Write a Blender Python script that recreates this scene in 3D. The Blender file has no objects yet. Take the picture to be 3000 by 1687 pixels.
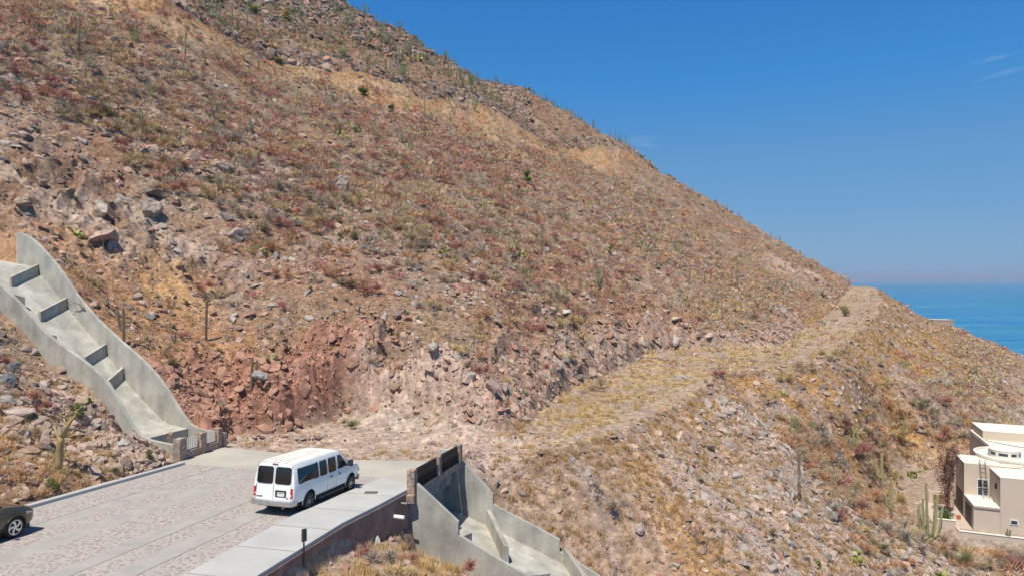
import bpy, bmesh, math, random
import numpy as np
from mathutils import Vector, Matrix
random.seed(7); RNG=np.random.default_rng(11)
sc=bpy.context.scene
# ------------------------------------------------------------------ camera, sky, sun, exposure
cam_d=bpy.data.cameras.new('camera'); cam=bpy.data.objects.new('camera',cam_d); sc.collection.objects.link(cam)
cam_d.lens=24.0; cam_d.sensor_width=36.0; cam_d.shift_y=-(843.5-820.0)/3000.0
cam_d.clip_start=.5; cam_d.clip_end=90000
cam.location=(0,0,0); cam.rotation_euler=(math.pi/2,0,0)
sc.camera=cam
SUN_EL=64.0; SUN_H=(-.42,-.907)          # horizontal direction towards the sun
sun_az=math.atan2(SUN_H[0],SUN_H[1])     # from +Y, clockwise
w=bpy.data.worlds.new("World"); sc.world=w; w.use_nodes=True
nt=w.node_tree; nt.nodes.clear()
def N(tree,typ,loc=(0,0),**k):
    n=tree.nodes.new(typ)
    for a,b in k.items(): setattr(n,a,b)
    return n
sky=N(nt,'ShaderNodeTexSky'); sky.sky_type='NISHITA'; sky.sun_disc=False
sky.sun_elevation=math.radians(SUN_EL); sky.sun_rotation=sun_az%(2*math.pi)
sky.altitude=60; sky.air_density=.7; sky.dust_density=0; sky.ozone_density=6
# thin high wisps of cloud, as in the photograph (directions are true sky directions)
tc=N(nt,'ShaderNodeTexCoord')
def wisp(direction,rx,rz,tilt):
    d=Vector(direction).normalized()
    up=Vector((0,0,1)); rt=d.cross(up).normalized(); u2=rt.cross(d)
    r=(rt*math.cos(tilt)+u2*math.sin(tilt)); q=(-rt*math.sin(tilt)+u2*math.cos(tilt))
    def dot(v,s):
        n=N(nt,'ShaderNodeVectorMath',operation='DOT_PRODUCT'); nt.links.new(tc.outputs['Generated'],n.inputs[0]); n.inputs[1].default_value=tuple(Vector(v)*s); return n.outputs['Value']
    a=dot(r,1/rx); b=dot(q,1/rz); f=dot(d,1)
    m1=N(nt,'ShaderNodeMath',operation='MULTIPLY'); nt.links.new(a,m1.inputs[0]); nt.links.new(a,m1.inputs[1])
    m2=N(nt,'ShaderNodeMath',operation='MULTIPLY_ADD'); nt.links.new(b,m2.inputs[0]); nt.links.new(b,m2.inputs[1]); nt.links.new(m1.outputs[0],m2.inputs[2])
    m3=N(nt,'ShaderNodeMapRange'); nt.links.new(m2.outputs[0],m3.inputs[0]); m3.inputs[1].default_value=1;m3.inputs[2].default_value=0;m3.inputs[3].default_value=0;m3.inputs[4].default_value=1
    g=N(nt,'ShaderNodeMath',operation='GREATER_THAN'); nt.links.new(f,g.inputs[0]); g.inputs[1].default_value=.5
    m4=N(nt,'ShaderNodeMath',operation='MULTIPLY'); nt.links.new(m3.outputs[0],m4.inputs[0]); nt.links.new(g.outputs[0],m4.inputs[1])
    return m4.outputs[0]
def pdir(px,py): return ((px-1500)/2000,1,(820-py)/2000)
acc=None
for pr in ((pdir(1870,410),.035,.006,.12),(pdir(2900,175),.05,.003,.10),(pdir(2950,212),.035,.003,.18),(pdir(1895,425),.02,.004,.0)):
    o=wisp(*pr)
    if acc is None: acc=o
    else:
        m=N(nt,'ShaderNodeMath',operation='MAXIMUM'); nt.links.new(acc,m.inputs[0]); nt.links.new(o,m.inputs[1]); acc=m.outputs[0]
cn=N(nt,'ShaderNodeTexNoise'); cn.inputs['Scale'].default_value=40; cn.inputs['Detail'].default_value=4; nt.links.new(tc.outputs['Generated'],cn.inputs['Vector'])
cr=N(nt,'ShaderNodeMapRange'); nt.links.new(cn.outputs['Fac'],cr.inputs[0]); cr.inputs[1].default_value=.35;cr.inputs[2].default_value=.75;cr.inputs[4].default_value=.17
cm=N(nt,'ShaderNodeMath',operation='MULTIPLY'); nt.links.new(acc,cm.inputs[0]); nt.links.new(cr.outputs[0],cm.inputs[1])
mx=N(nt,'ShaderNodeMix',data_type='RGBA'); nt.links.new(cm.outputs[0],mx.inputs[0]); nt.links.new(sky.outputs[0],mx.inputs[6]); mx.inputs[7].default_value=(5.6,6.2,7.2,1)
# deepen the sky towards the zenith and keep the horizon pale, by elevation
sz=N(nt,'ShaderNodeSeparateXYZ'); nt.links.new(tc.outputs['Generated'],sz.inputs[0])
gr=N(nt,'ShaderNodeValToRGB'); EL=gr.color_ramp.elements
for i,(p_,c_) in enumerate(((.0,(.24,.35,.56)),(.012,(.32,.44,.64)),(.056,(.46,.56,.64)),(.17,(.60,.88,.92)),(.27,(.40,1.08,1.30)),(.37,(.36,1.15,1.52)),(.55,(.42,.95,1.15)),(1,(.40,.62,.72)))):
    e_=EL[i] if i<2 else EL.new(p_)
    e_.position=p_; e_.color=(c_[0]*.5,c_[1]*.5,c_[2]*.5,1)
nt.links.new(sz.outputs[2],gr.inputs[0])
gm_=N(nt,'ShaderNodeMix',data_type='RGBA',blend_type='MULTIPLY'); gm_.inputs[0].default_value=1; nt.links.new(sky.outputs[0],gm_.inputs[6]); nt.links.new(gr.outputs[0],gm_.inputs[7])
nt.links.new(gm_.outputs[2],mx.inputs[6]); mx.inputs[7].default_value=(2.3,3.0,3.4,1)
bg=N(nt,'ShaderNodeBackground'); nt.links.new(mx.outputs[2],bg.inputs[0]); bg.inputs[1].default_value=.10*2
wo=N(nt,'ShaderNodeOutputWorld'); nt.links.new(bg.outputs[0],wo.inputs[0])
sl=bpy.data.lights.new('sun','SUN'); sl.energy=4.9; sl.angle=math.radians(.5); sl.color=(1,.93,.83)
so=bpy.data.objects.new('sun',sl); sc.collection.objects.link(so); so.location=(0,-20,80)
ce=math.cos(math.radians(SUN_EL)); hn=math.hypot(*SUN_H)
SUNV=Vector((SUN_H[0]/hn*ce,SUN_H[1]/hn*ce,math.sin(math.radians(SUN_EL))))
so.rotation_euler=SUNV.to_track_quat('Z','Y').to_euler()
vs=sc.view_settings; vs.view_transform='Standard'; vs.look='None'; vs.exposure=0.26; vs.gamma=1.0; vs.use_curve_mapping=False
sc.render.engine='CYCLES'; sc.render.resolution_x=1024; sc.render.resolution_y=575
sc.cycles.max_bounces=5; sc.cycles.diffuse_bounces=3; sc.cycles.glossy_bounces=2; sc.cycles.transparent_max_bounces=4
C=sc.collection
# ------------------------------------------------------------------ measured site (camera at the origin, metres)
F=2000.0; CXP=1500.0; CYP=820.0
def ray(px,py): return (px-CXP)/F,(CYP-py)/F
def P(px,py,Y):
    u,v=ray(px,py); return (u*Y,Y,v*Y)
def smooth(a,b,x):
    t=np.clip((x-a)/(b-a),0,1); return t*t*(3-2*t)
def hash2(ix,iy,s):
    h=(ix.astype(np.int64)*374761393+iy.astype(np.int64)*668265263+s*974634777)&0xffffffff
    h=((h^(h>>13))*1274126177)&0xffffffff
    h=(h^(h>>16))&0xffffffff
    return h/4294967295.0
def vnoise(x,y,s=0):
    ix=np.floor(x);iy=np.floor(y);fx=x-ix;fy=y-iy
    fx=fx*fx*fx*(fx*(fx*6-15)+10);fy=fy*fy*fy*(fy*(fy*6-15)+10)
    a=hash2(ix,iy,s);b=hash2(ix+1,iy,s);c=hash2(ix,iy+1,s);d=hash2(ix+1,iy+1,s)
    return (a+(b-a)*fx+(c-a)*fy+(a-b-c+d)*fx*fy)*2-1
def fbm(x,y,o=4,s=0,g=.5,l=2.03):
    r=0;a=1;t=0
    for i in range(o):
        r=r+a*vnoise(x,y,s+i*17);t+=a;a*=g;x=x*l+3.1;y=y*l+7.7
    return r/t
def ridged(x,y,o=4,s=0):
    r=0;a=1;t=0
    for i in range(o):
        r=r+a*(1-np.abs(vnoise(x,y,s+i*13))*2);t+=a;a*=.5;x=x*2.1+1.3;y=y*2.1+4.1
    return r/t
def tps_fit(pts,smoothv=0.0):
    p=np.array(pts,float);n=len(p);xy=p[:,:2]
    d=np.sqrt(((xy[:,None]-xy[None])**2).sum(-1))
    K=d.copy()+np.eye(n)*smoothv*-1
    A=np.zeros((n+3,n+3));A[:n,:n]=K;A[:n,n]=1;A[:n,n+1:]=xy;A[n,:n]=1;A[n+1:,:n]=xy.T
    b=np.zeros(n+3);b[:n]=p[:,2]
    return xy,np.linalg.solve(A,b)
def tps_eval(fit,X,Y):
    if X.ndim==2 and X.size>200000:
        K=6; ri=np.unique(np.append(np.arange(0,X.shape[0],K),X.shape[0]-1)); ci=np.unique(np.append(np.arange(0,X.shape[1],K),X.shape[1]-1))
        S=tps_eval(fit,X[np.ix_(ri,ci)],Y[np.ix_(ri,ci)])
        def up(A,idx,n):
            q=np.arange(n);k=np.clip(np.searchsorted(idx,q,'right')-1,0,len(idx)-2);f=((q-idx[k])/(idx[k+1]-idx[k]))[:,None]
            return A[k]*(1-f)+A[k+1]*f
        return up(up(S,ri,X.shape[0]).T,ci,X.shape[1]).T
    xy,w=fit;r=w[-3]+w[-2]*X+w[-1]*Y
    for i in range(len(xy)):
        r=r+w[i]*np.sqrt((X-xy[i,0])**2+(Y-xy[i,1])**2+1.0)
    return r
HD=math.radians(12.5); SH,CH=math.sin(HD),math.cos(HD)
RX0,RY0=-19.1,27.1
def road_z(X,Y): return -9.23-.0157*(X+8.15)-.0682*(Y-27.4)
def sw2xy(s,w): return RX0+s*SH+w*CH, RY0+s*CH-w*SH
# natural hill samples: photo position + estimated distance
NAT=[(240,155,86),(1246,350,137),(466,0,112),(652,105,124),(815,198,138),(1258,309,163),(1630,448,215),(1933,518,272),
(0,640,53),(22,660,52),(200,780,51.5),(0,450,60),(0,300,68),(0,0,90),(250,500,66),(700,1190,46.5),(700,1000,54),(600,800,62),(800,600,76),(800,400,98),(480,330,84),
(1100,1000,54.5),(1100,900,59),(1100,700,76),(1300,1040,53),(1300,900,62),(1500,1000,60),(1500,900,68),(1500,700,93),(1500,500,135),(1800,800,105),(1800,930,84),
(2100,930,108),(2100,750,165),(2000,650,190),(2300,900,135),(2400,860,170),(1514,1164,50),(1630,1118,58),(1747,1030,71),(1863,970,83),(1980,975,96),(1000,500,98),(1250,600,92),(1700,600,128),(900,800,64),
(900,1090,49.5),(1400,1130,49.5),(1200,1130,51),(2283,975,100),(2350,950,112),
# skyline
(850,-60,190),(990,42,198),(1083,92,205),(1165,118,212),(1222,250,220),(1281,300,232),(1374,222,262),(1467,288,292),(1560,372,300),(1690,425,298),(1793,436,295),(1863,448,290),(1945,512,276),(2015,571,266),(2130,623,256),(2283,705,242),(2422,780,226),(2480,826,212),(2550,838,205),
(2600,885,175),(2680,920,195),(2795,982,215),(3000,1098,230),
# right and lower slopes
(3000,1200,118),(2700,1150,102),(2500,1080,84),(2700,1300,76),(2500,1331,63),(2343,1483,50),(2870,1580,59.5),(2600,1500,57),(2740,1545,59.5),(3000,1600,58),(1950,1687,36),(2300,1687,43),(2700,1687,50.5),(3000,1687,54),
(2400,1250,68),(2200,1400,52),(2000,1560,41),(1352,206,214)]
def build_fits():
    pts=[]
    for px,py,D in NAT: pts.append(P(px,py,D))
    # behind the crest the ground falls away
    sky=NAT[51:51+23]
    for px,py,D in sky:
        u,v=ray(px,py)
        for k,sl in ((1.12,.35),(1.35,.5),(1.7,.5)):
            pts.append((u*D*k+6*(k-1)*10,D*k,v*D-sl*D*(k-1)))
    # left of the road, between kerb and chute (outside of the left chute wall)
    for s,w,dz in ((-25,-1,.3),(-14,-1,.3),(-6,-1,.3),(0,-1,.25),(6,-1,.2),(8.5,-1.2,.4)):
        X,Y=sw2xy(s,w); pts.append((X,Y,road_z(X,Y)+dz))
    for p in (P(175,1340,30.5),P(60,1260,32),P(0,1180,33.5),P(200,1180,35.5),P(60,1000,37.5),P(0,950,38.5),P(110,1000,37.8),P(330,1290,34.5)): pts.append(p)
    pts+= [(-60,30,2.5),(-45,15,-3),(-90,60,26),(-110,100,50),(-150,160,90),(-35,10,-6),(-28,-10,-6),(-60,-10,-2),(-100,0,15),(-190,220,110),(-120,330,120),(0,420,60)]
    # foreground slope below the retaining wall
    for p in ((-6.0,25.5,-10.1),(-4.3,29.8,-11.1),(-6.6,20,-9.6),(-6.6,10,-8.6),(-4,-10,-7.5),(-3.7,25,-10.9),(0,22,-11.2),(4,18,-12.5),P(1250,1640,27.5),P(1416,1687,28.9),(6,28,-14.2),(14,28,-18),(14,14,-17),(25,25,-22),(40,30,-27),(60,40,-31),(80,60,-35),(110,90,-38),(160,140,-42),(230,230,-52),(40,0,-26),(80,20,-38),(300,200,-70),(260,300,-64)): pts.append(p)
    base=tps_fit(pts,.3)
    zb=[]
    for s in (-30,-10,0,6,12,16):
        for w in (-1,5,10.5,14):
            X,Y=sw2xy(s,w); zb.append((X,Y,road_z(X,Y)-.02))
    for q in (P(1526,1269,44.5),P(1572,1211,51),P(1677,1130,64.5),P(1817,1083,74.5),P(1910,1036,88),P(1980,1025,92.7),P(2283,1013,95),P(2329,978,105),P(2422,920,130),P(2475,862,190),P(2527,836,203),
              P(1514,1299,42),P(1630,1316,41),P(1817,1263,45.6),P(1980,1188,54.3),P(2073,1130,63.9),P(2096,1089,72.9),P(2399,1071,75),P(2480,1001,91.7),P(2562,932,121),P(2597,885,154),P(2570,850,195),(-12.4,50,-10.3),(-8.2,48.8,-10.3),(-2.9,45.6,-10.2),(-18,44.5,-10.1),(125,240,-6)): zb.append(q)
    return base,tps_fit(zb,.2)
# outline of the graded pad: road, turning area and dirt track
def pad_poly():
    a=[sw2xy(-60,-.3),sw2xy(8.8,-.3),sw2xy(9.4,-1.0),sw2xy(14.3,-1.6)]
    a+= [(-18.2,44.6),(-15.6,45.6),(-12.4,50.3),(-8.2,48.8),(-2.9,45.6),(.6,44.5)]
    for q in (P(1572,1211,51),P(1677,1130,64.5),P(1817,1083,74.5),P(1910,1036,88),P(1980,1025,92.7),P(2283,1013,93),P(2329,978,105),P(2422,920,130),P(2475,862,190),P(2500,840,210)): a.append(q[:2])
    a+= [(118,235),(122,232)]
    for q in (P(2597,885,154),P(2562,932,121),P(2480,1001,91.7),P(2399,1071,74.5),P(2096,1089,72.9),P(2073,1130,63.9),P(1980,1188,54.3),P(1817,1263,45.6),P(1630,1316,41)): a.append(q[:2])
    a+= [(-1.8,38.4),(-3.4,37.2),(-4.9,31.0),(-6.4,25.3),(-7.5,19.8),sw2xy(-20,12.7),sw2xy(-60,12.7)]
    return np.array(a)
def sdist(poly,X,Y):
    n=len(poly);best=np.full(X.shape,1e9);ins=np.zeros(X.shape,bool)
    for i in range(n):
        ax,ay=poly[i];bx,by=poly[(i+1)%n]
        dx,dy=bx-ax,by-ay
        t=np.clip(((X-ax)*dx+(Y-ay)*dy)/(dx*dx+dy*dy+1e-12),0,1)
        best=np.minimum(best,(X-ax-t*dx)**2+(Y-ay-t*dy)**2)
        if abs(dy)>1e-9:
            c=((ay>Y)!=(by>Y))&(X<(bx-ax)*(Y-ay)/dy+ax); ins^=c
    d=np.sqrt(best);return np.where(ins,-d,d)
def pdist(line,X,Y):
    best=np.full(X.shape,1e9);side=np.zeros(X.shape)
    for i in range(len(line)-1):
        ax,ay=line[i][:2];bx,by=line[i+1][:2];dx,dy=bx-ax,by-ay
        t=np.clip(((X-ax)*dx+(Y-ay)*dy)/(dx*dx+dy*dy),0,1)
        d=(X-ax-t*dx)**2+(Y-ay-t*dy)**2
        m=d<best;best=np.where(m,d,best);side=np.where(m,np.sign(dx*(Y-ay)-dy*(X-ax)),side)
    return np.sqrt(best)*side
# --- concrete channels: vertical side walls fixed by their plan line
CH1_L0=np.array([-17.9,37.0]);CH1_R0=np.array([-17.3,41.0]);CH1_D=np.array([-.92,.39]);CH1_D/=np.linalg.norm(CH1_D)
CH2_L0=np.array([-4.57,31.0]);CH2_R0=np.array([-2.75,37.8]);CH2_D=np.array([.978,-.208]);CH2_D/=np.linalg.norm(CH2_D)
def on_wall(o,d,px,py):
    u,v=ray(px,py); t=(u*o[1]-o[0])/(d[0]-u*d[1]); Y=o[1]+t*d[1]; return t,v*Y
W1R=[(598,1263),(519,1244),(500,1215),(480,1179),(435,1107),(386,1053),(323,999),(251,932),(197,869),(152,797),(112,748),(67,699),(40,685),(22,681)]
W1L=[(508,1299),(450,1288),(405,1274),(381,1215),(341,1147),(318,1107),(278,1075),(233,1040),(179,1004),(135,968),(90,914),(45,865),(0,829)]
W2R=[(1339,1318),(1464,1447),(1459,1477),(1659,1583),(1657,1617),(1763,1681)]
W2L=[(1205,1392),(1346,1524),(1338,1566),(1555,1687)]
def prof(o,d,l):
    a=[on_wall(o,d,*q) for q in l]
    for i in range(1,len(a)):
        if a[i][0]<=a[i-1][0]: a[i]=(a[i-1][0]+.02,a[i][1])
    return np.array(a)
HP=np.array([42.8,59.84]);HR=np.array([.927,-.375]);HF=np.array([.375,.927])
p1L=prof(CH1_L0,CH1_D,W1L);p1R=prof(CH1_R0,CH1_D,W1R);p2L=prof(CH2_L0,CH2_D,W2L);p2R=prof(CH2_R0,CH2_D,W2R)
p1L=np.vstack([[0,-8.95],p1L,[17.3,.9],[19,2.1],[20.6,2.6],[23,2.9]]);p1R=np.vstack([[1.0,-9.2],p1R])
p2L=np.vstack([p2L,[5.53,-13.6],[12,-16.6]]);p2R=np.vstack([p2R,[7.7,-15.9],[12,-17.6]])
CH1_N=np.array([-CH1_D[1],CH1_D[0]])*-1;CH2_N=np.array([-CH2_D[1],CH2_D[0]])
W1W=float((CH1_R0-CH1_L0)@CH1_N);W2W=float((CH2_R0-CH2_L0)@CH2_N)
def ch1_local(X,Y): return (X-CH1_L0[0])*CH1_D[0]+(Y-CH1_L0[1])*CH1_D[1],(X-CH1_L0[0])*CH1_N[0]+(Y-CH1_L0[1])*CH1_N[1]
def ch2_local(X,Y): return (X-CH2_L0[0])*CH2_D[0]+(Y-CH2_L0[1])*CH2_D[1],(X-CH2_L0[0])*CH2_N[0]+(Y-CH2_L0[1])*CH2_N[1]
def top1L(t): return np.interp(t,p1L[:,0],p1L[:,1])
def top1R(t): return np.interp(t,p1R[:,0],p1R[:,1])
FL1=np.array([[0,-10.6],[3.9,-10.6],[3.92,-9.15],[5.8,-9.0],[7.4,-8.0],[9,-6.9],[11.35,-4.73],[13.8,-2.95],[15.2,-1.8],[17.1,-.24],[19,1.0],[23,1.5],[30,1.6]])
def floor1(t): return np.interp(t,FL1[:,0],FL1[:,1])
def top2L(t): return np.interp(t,p2L[:,0],p2L[:,1])
def top2R(t): return np.interp(t,p2R[:,0],p2R[:,1])
def floor2(t): return -12.75-.41*np.maximum(t,0)
BEDR=[(*P(150,560,58)[:2],9),(*P(330,640,58)[:2],6),(*P(560,660,59)[:2],5),(*P(180,480,63)[:2],5),(*P(700,700,62)[:2],3)]
BASE,ZPAD=build_fits();PAD=pad_poly()
UPROAD=[P(466,0,112),P(652,105,124),P(815,198,138),P(1000,262,148),P(1258,309,163),P(1450,385,190),P(1630,448,215),P(1800,478,245),P(1933,518,268),P(1990,560,275)]
UPROAD=[(-95,95,45)]+UPROAD+[(85,290,30)]
def soft_pad(X,Y,d):
    if X.ndim==2 and X.size>200000:
        K=4; ri=np.unique(np.append(np.arange(0,X.shape[0],K),X.shape[0]-1)); ci=np.unique(np.append(np.arange(0,X.shape[1],K),X.shape[1]-1)); ix=np.ix_(ri,ci)
        S=soft_pad(X[ix],Y[ix],d[ix])
        def up(A,idx,n):
            q=np.arange(n);k=np.clip(np.searchsorted(idx,q,'right')-1,0,len(idx)-2);f=((q-idx[k])/(idx[k+1]-idx[k]))[:,None]
            return A[k]*(1-f)+A[k+1]*f
        return up(up(S,ri,X.shape[0]).T,ci,X.shape[1]).T
    r=np.clip(d*.75,0,9); a=0
    for dx,dy in ((1,0),(-1,0),(0,1),(0,-1),(.5,.5),(-.5,-.5),(.5,-.5),(-.5,.5)): a=a+np.maximum(sdist(PAD,X+dx*r,Y+dy*r),0)
    return a/8*.5+d*.5
def height(X,Y,detail=True):
    X=np.asarray(X,float);Y=np.asarray(Y,float)
    b=tps_eval(BASE,X,Y);R=np.sqrt(X*X+Y*Y)
    # upper old road: rock cut above, spoil below
    du=pdist(UPROAD,X,Y)     # positive = uphill side
    m=np.exp(-(du/9.0)**2)*smooth(-100,-80,X)*(1-smooth(60,90,X))
    rough=fbm(X/14,Y/14,4,5)*1.1*smooth(25,70,R)+fbm(X/50,Y/50,3,9)*2.4*smooth(90,200,R)
    pd=sdist(PAD,X,Y)
    far=smooth(1,14,pd)
    b=b+rough*far
    b=b+m*(np.clip(du+1.0,0,3.0)*1.1-1.6*smooth(-1,2,du))*0.9
    zp=tps_eval(ZPAD,X,Y)
    zp=np.where((Y<44)&(X<1.5),road_z(X,Y)-.10,zp)
    d=np.maximum(pd,0)
    nz=fbm(X/3.2,Y/3.2,4,21)
    dc=np.maximum(d+ (nz*(1.5+1.2*smooth(-2,6,X))+ridged(X/1.1,Y/1.1,3,8)*.25)*smooth(0,1.2,d),0)
    west=(X<-14)&(Y<41)
    cut=np.where(west,.55,1.9+.8*smooth(-16,-13,X)*(1-smooth(-9,-7,X))-.5*smooth(20,30,X)-1.15*(1-smooth(-18.5,-14,X)))
    ero=smooth(-7,-1,X)          # right of the red cut the bank is a lower, eroded slope
    up=zp+cut*dc*(1-ero)+ero*(np.minimum(1.5*dc,1.1+.5*fbm(X/5,Y/5,3,23))+.72*np.maximum(dc-1.0,0)*(1+.25*fbm(X/6,Y/6,2,24)))
    tier=smooth(-12,-10,X)*(1-smooth(-1.5,1.5,X))*(Y>42)   # two tiers: pale outcrop, ledge, upper rock face
    dt=np.maximum(d+nz*.9*smooth(0,1,d)+(X+6)*.06,0)
    up=up*(1-tier)+tier*(zp+np.interp(dt,[0,.5,1.3,2.2,4.6,5.1,6.2,9,14,40,600],[0,1.0,2.0,2.5,3.1,4.9,5.9,8.0,12.5,42,900]))
    wl=(1-smooth(33,38,Y))*smooth(-12,-9,X)*(1-smooth(2,5,X))
    drop=wl*(.75+1.35*smooth(24,30,Y))*smooth(.05,.3,d)
    gul=(fbm((X+Y*.5)/2.6,(Y-X*.5)/9,3,63)*.55+fbm(X/7,Y/7,3,64)*.9)*smooth(1,6,d)
    ds=soft_pad(X,Y,d)
    dn=zp-(.64+.08*smooth(8,26,X)-.2*wl)*ds-.02-drop+gul
    z=np.maximum(np.minimum(b,up),dn)
    steep=np.clip((b-up)/1.5+1,0,1)*(pd>0)
    if detail:
        am=smooth(0.3,2.5,pd)
        z=z+am*(fbm(X/1.6,Y/1.6,4,33)*.22+fbm(X/.45,Y/.45,3,41)*.07)
        # broken rock on the steep cut
        cm=np.where(west,0,1)*smooth(0,.6,pd)*(1-smooth(5.5,9,pd))*(b>zp+.3)*(X<60)
        z=z+cm*(ridged(X/.9,Y/.9,4,55)*.45+fbm(X/2.1,Y/2.1,3,58)*.9+ridged(X/2.8,Y/2.8,2,59)*.5)*(1+.5*(1-smooth(-10,-7,X)))
        for bx,by,br,bh in ((-8.6,50.3,1.9,1.7),(-5.6,49.6,1.7,1.9),(-3.4,47.8,1.6,1.5),(-11.5,51.6,1.3,1.0),(-1.2,47.0,1.3,1.1)):
            z=z+bh*np.exp(-((X-bx)**2+(Y-by)**2)/br**2)*(1+.45*ridged(X/.8,Y/.8,3,77))
        inside=(pd<=0.3)
        z=z+inside*(Y>38)*(fbm(X/1.5,Y/1.5,3,61)*.06)
        for bx,by,br in BEDR:
            g_=np.exp(-((X-bx)**2+(Y-by)**2)/br**2); z=z+g_*(ridged(X/2.7,Y/2.7,3,78)*.75+ridged(X/.9,Y/.9,2,79)*.16)
        led=smooth(60,110,R)*smooth(.1,.5,fbm(X/22,Y/22,3,71))
        z=z+led*ridged(X/3.5,Y/3.5,3,72)*.9*smooth(2,8,pd)
        z=z+smooth(2,12,du)*smooth(-120,-60,X)*(1-smooth(-5,25,X))*smooth(110,130,Y)*(np.abs(fbm(X/6,Y/6,4,75))*3.2)
    # level house plot
    ha=(X-HP[0])*HR[0]+(Y-HP[1])*HR[1];hb=(X-HP[0])*HF[0]+(Y-HP[1])*HF[1]
    hd=np.maximum(np.maximum(-7.6-ha,ha-15),np.maximum(-1.5-hb,hb-20))
    z=np.where(z>-22.15,np.maximum(-22.15,z-(z+22.15)*(1-smooth(0,9,hd))*smooth(2,8,pd)),z+(-22.15-z)*(1-smooth(0,1.5,hd)))
    fr=smooth(.95,1.5,-hb)*(1-smooth(4,9,-hb))*smooth(-9,-6.4,ha)*(1-smooth(15,18,ha)); z=z-fr*np.clip(z+23.25,0,1.6)
    # ground beside the channels
    t,s=ch1_local(X,Y)
    lt=top1L(t)-1.45-.35*fbm(X/1.2,Y/1.2,2,3);rt=top1R(t)-.28
    k=(1-smooth(-3.0,-.3,-s*-1*1.0)) if False else smooth(-4.5,-.2,s)*(s<W1W/2)
    k2=(1-smooth(W1W+.3,W1W+4.5,s))*(s>=W1W/2)
    tt=smooth(1.2,3.5,t)*(1-smooth(20.5,25,t))
    z=z+(lt-z)*k*tt; z=z+(rt-z)*k2*smooth(2.6,4.5,t)*(1-smooth(20.5,25,t))
    inn=(s>-.12)&(s<W1W+.12)&(t>-.3)&(t<23.5)
    z=np.where(inn,np.minimum(z,floor1(t)-.35-0*t),z)
    t,s=ch2_local(X,Y)
    lt=floor2(t)+.35-.9*smooth(2,6,t)-1.0*(1-smooth(0,3,t)); rt=-9.95-.80*t
    k=smooth(-3.0,-.3,s)*(s<W2W/2);k2=(1-smooth(W2W+.3,W2W+3.5,s))*(s>=W2W/2)
    tt=smooth(.0,.8,t)*(1-smooth(10,14,t))
    z=z+(lt-z)*k*tt; z=z+(rt-z)*k2*smooth(-.6,.3,t)*(1-smooth(10,14,t))
    inn=(s>-.1)&(s<W2W+.1)&(t>-1.5)&(t<12.3)
    z=np.where(inn,np.minimum(z,floor2(t)-.35),z)
    return z
# ------------------------------------------------------------------ helpers
def tag(o,label=None,cat=None,group=None,kind=None):
    if label: o['label']=label
    if cat: o['category']=cat
    if group: o['group']=group
    if kind: o['kind']=kind
    return o
def empty(name,loc,rot=(0,0,0)):
    o=bpy.data.objects.new(name,None); o.empty_display_size=.3; C.objects.link(o); o.location=loc; o.rotation_euler=rot; return o
def mk(name,me,parent=None,mat=None):
    o=bpy.data.objects.new(name,me); C.objects.link(o)
    if mat is not None and len(me.materials)==0: me.materials.append(mat)
    if parent: o.parent=parent
    return o
def np_mesh(name,V,Fc,col=None,smooth=False,mats=None,midx=None):
    V=np.asarray(V,np.float32); Fc=np.asarray(Fc,np.int32)
    me=bpy.data.meshes.new(name); n,k=Fc.shape
    me.vertices.add(len(V)); me.vertices.foreach_set('co',V.ravel())
    me.loops.add(n*k); me.loops.foreach_set('vertex_index',Fc.ravel())
    me.polygons.add(n); me.polygons.foreach_set('loop_start',np.arange(0,n*k,k,dtype=np.int32))
    me.polygons.foreach_set('use_smooth',np.full(n,smooth))
    if mats:
        for m in mats: me.materials.append(m)
    if midx is not None: me.polygons.foreach_set('material_index',np.asarray(midx,np.int32))
    me.update(calc_edges=True)
    if col is not None:
        a=me.color_attributes.new('Col','FLOAT_COLOR','POINT')
        c=np.ones((len(V),4),np.float32); c[:,:3]=col; a.data.foreach_set('color',c.ravel())
    return me
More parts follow.
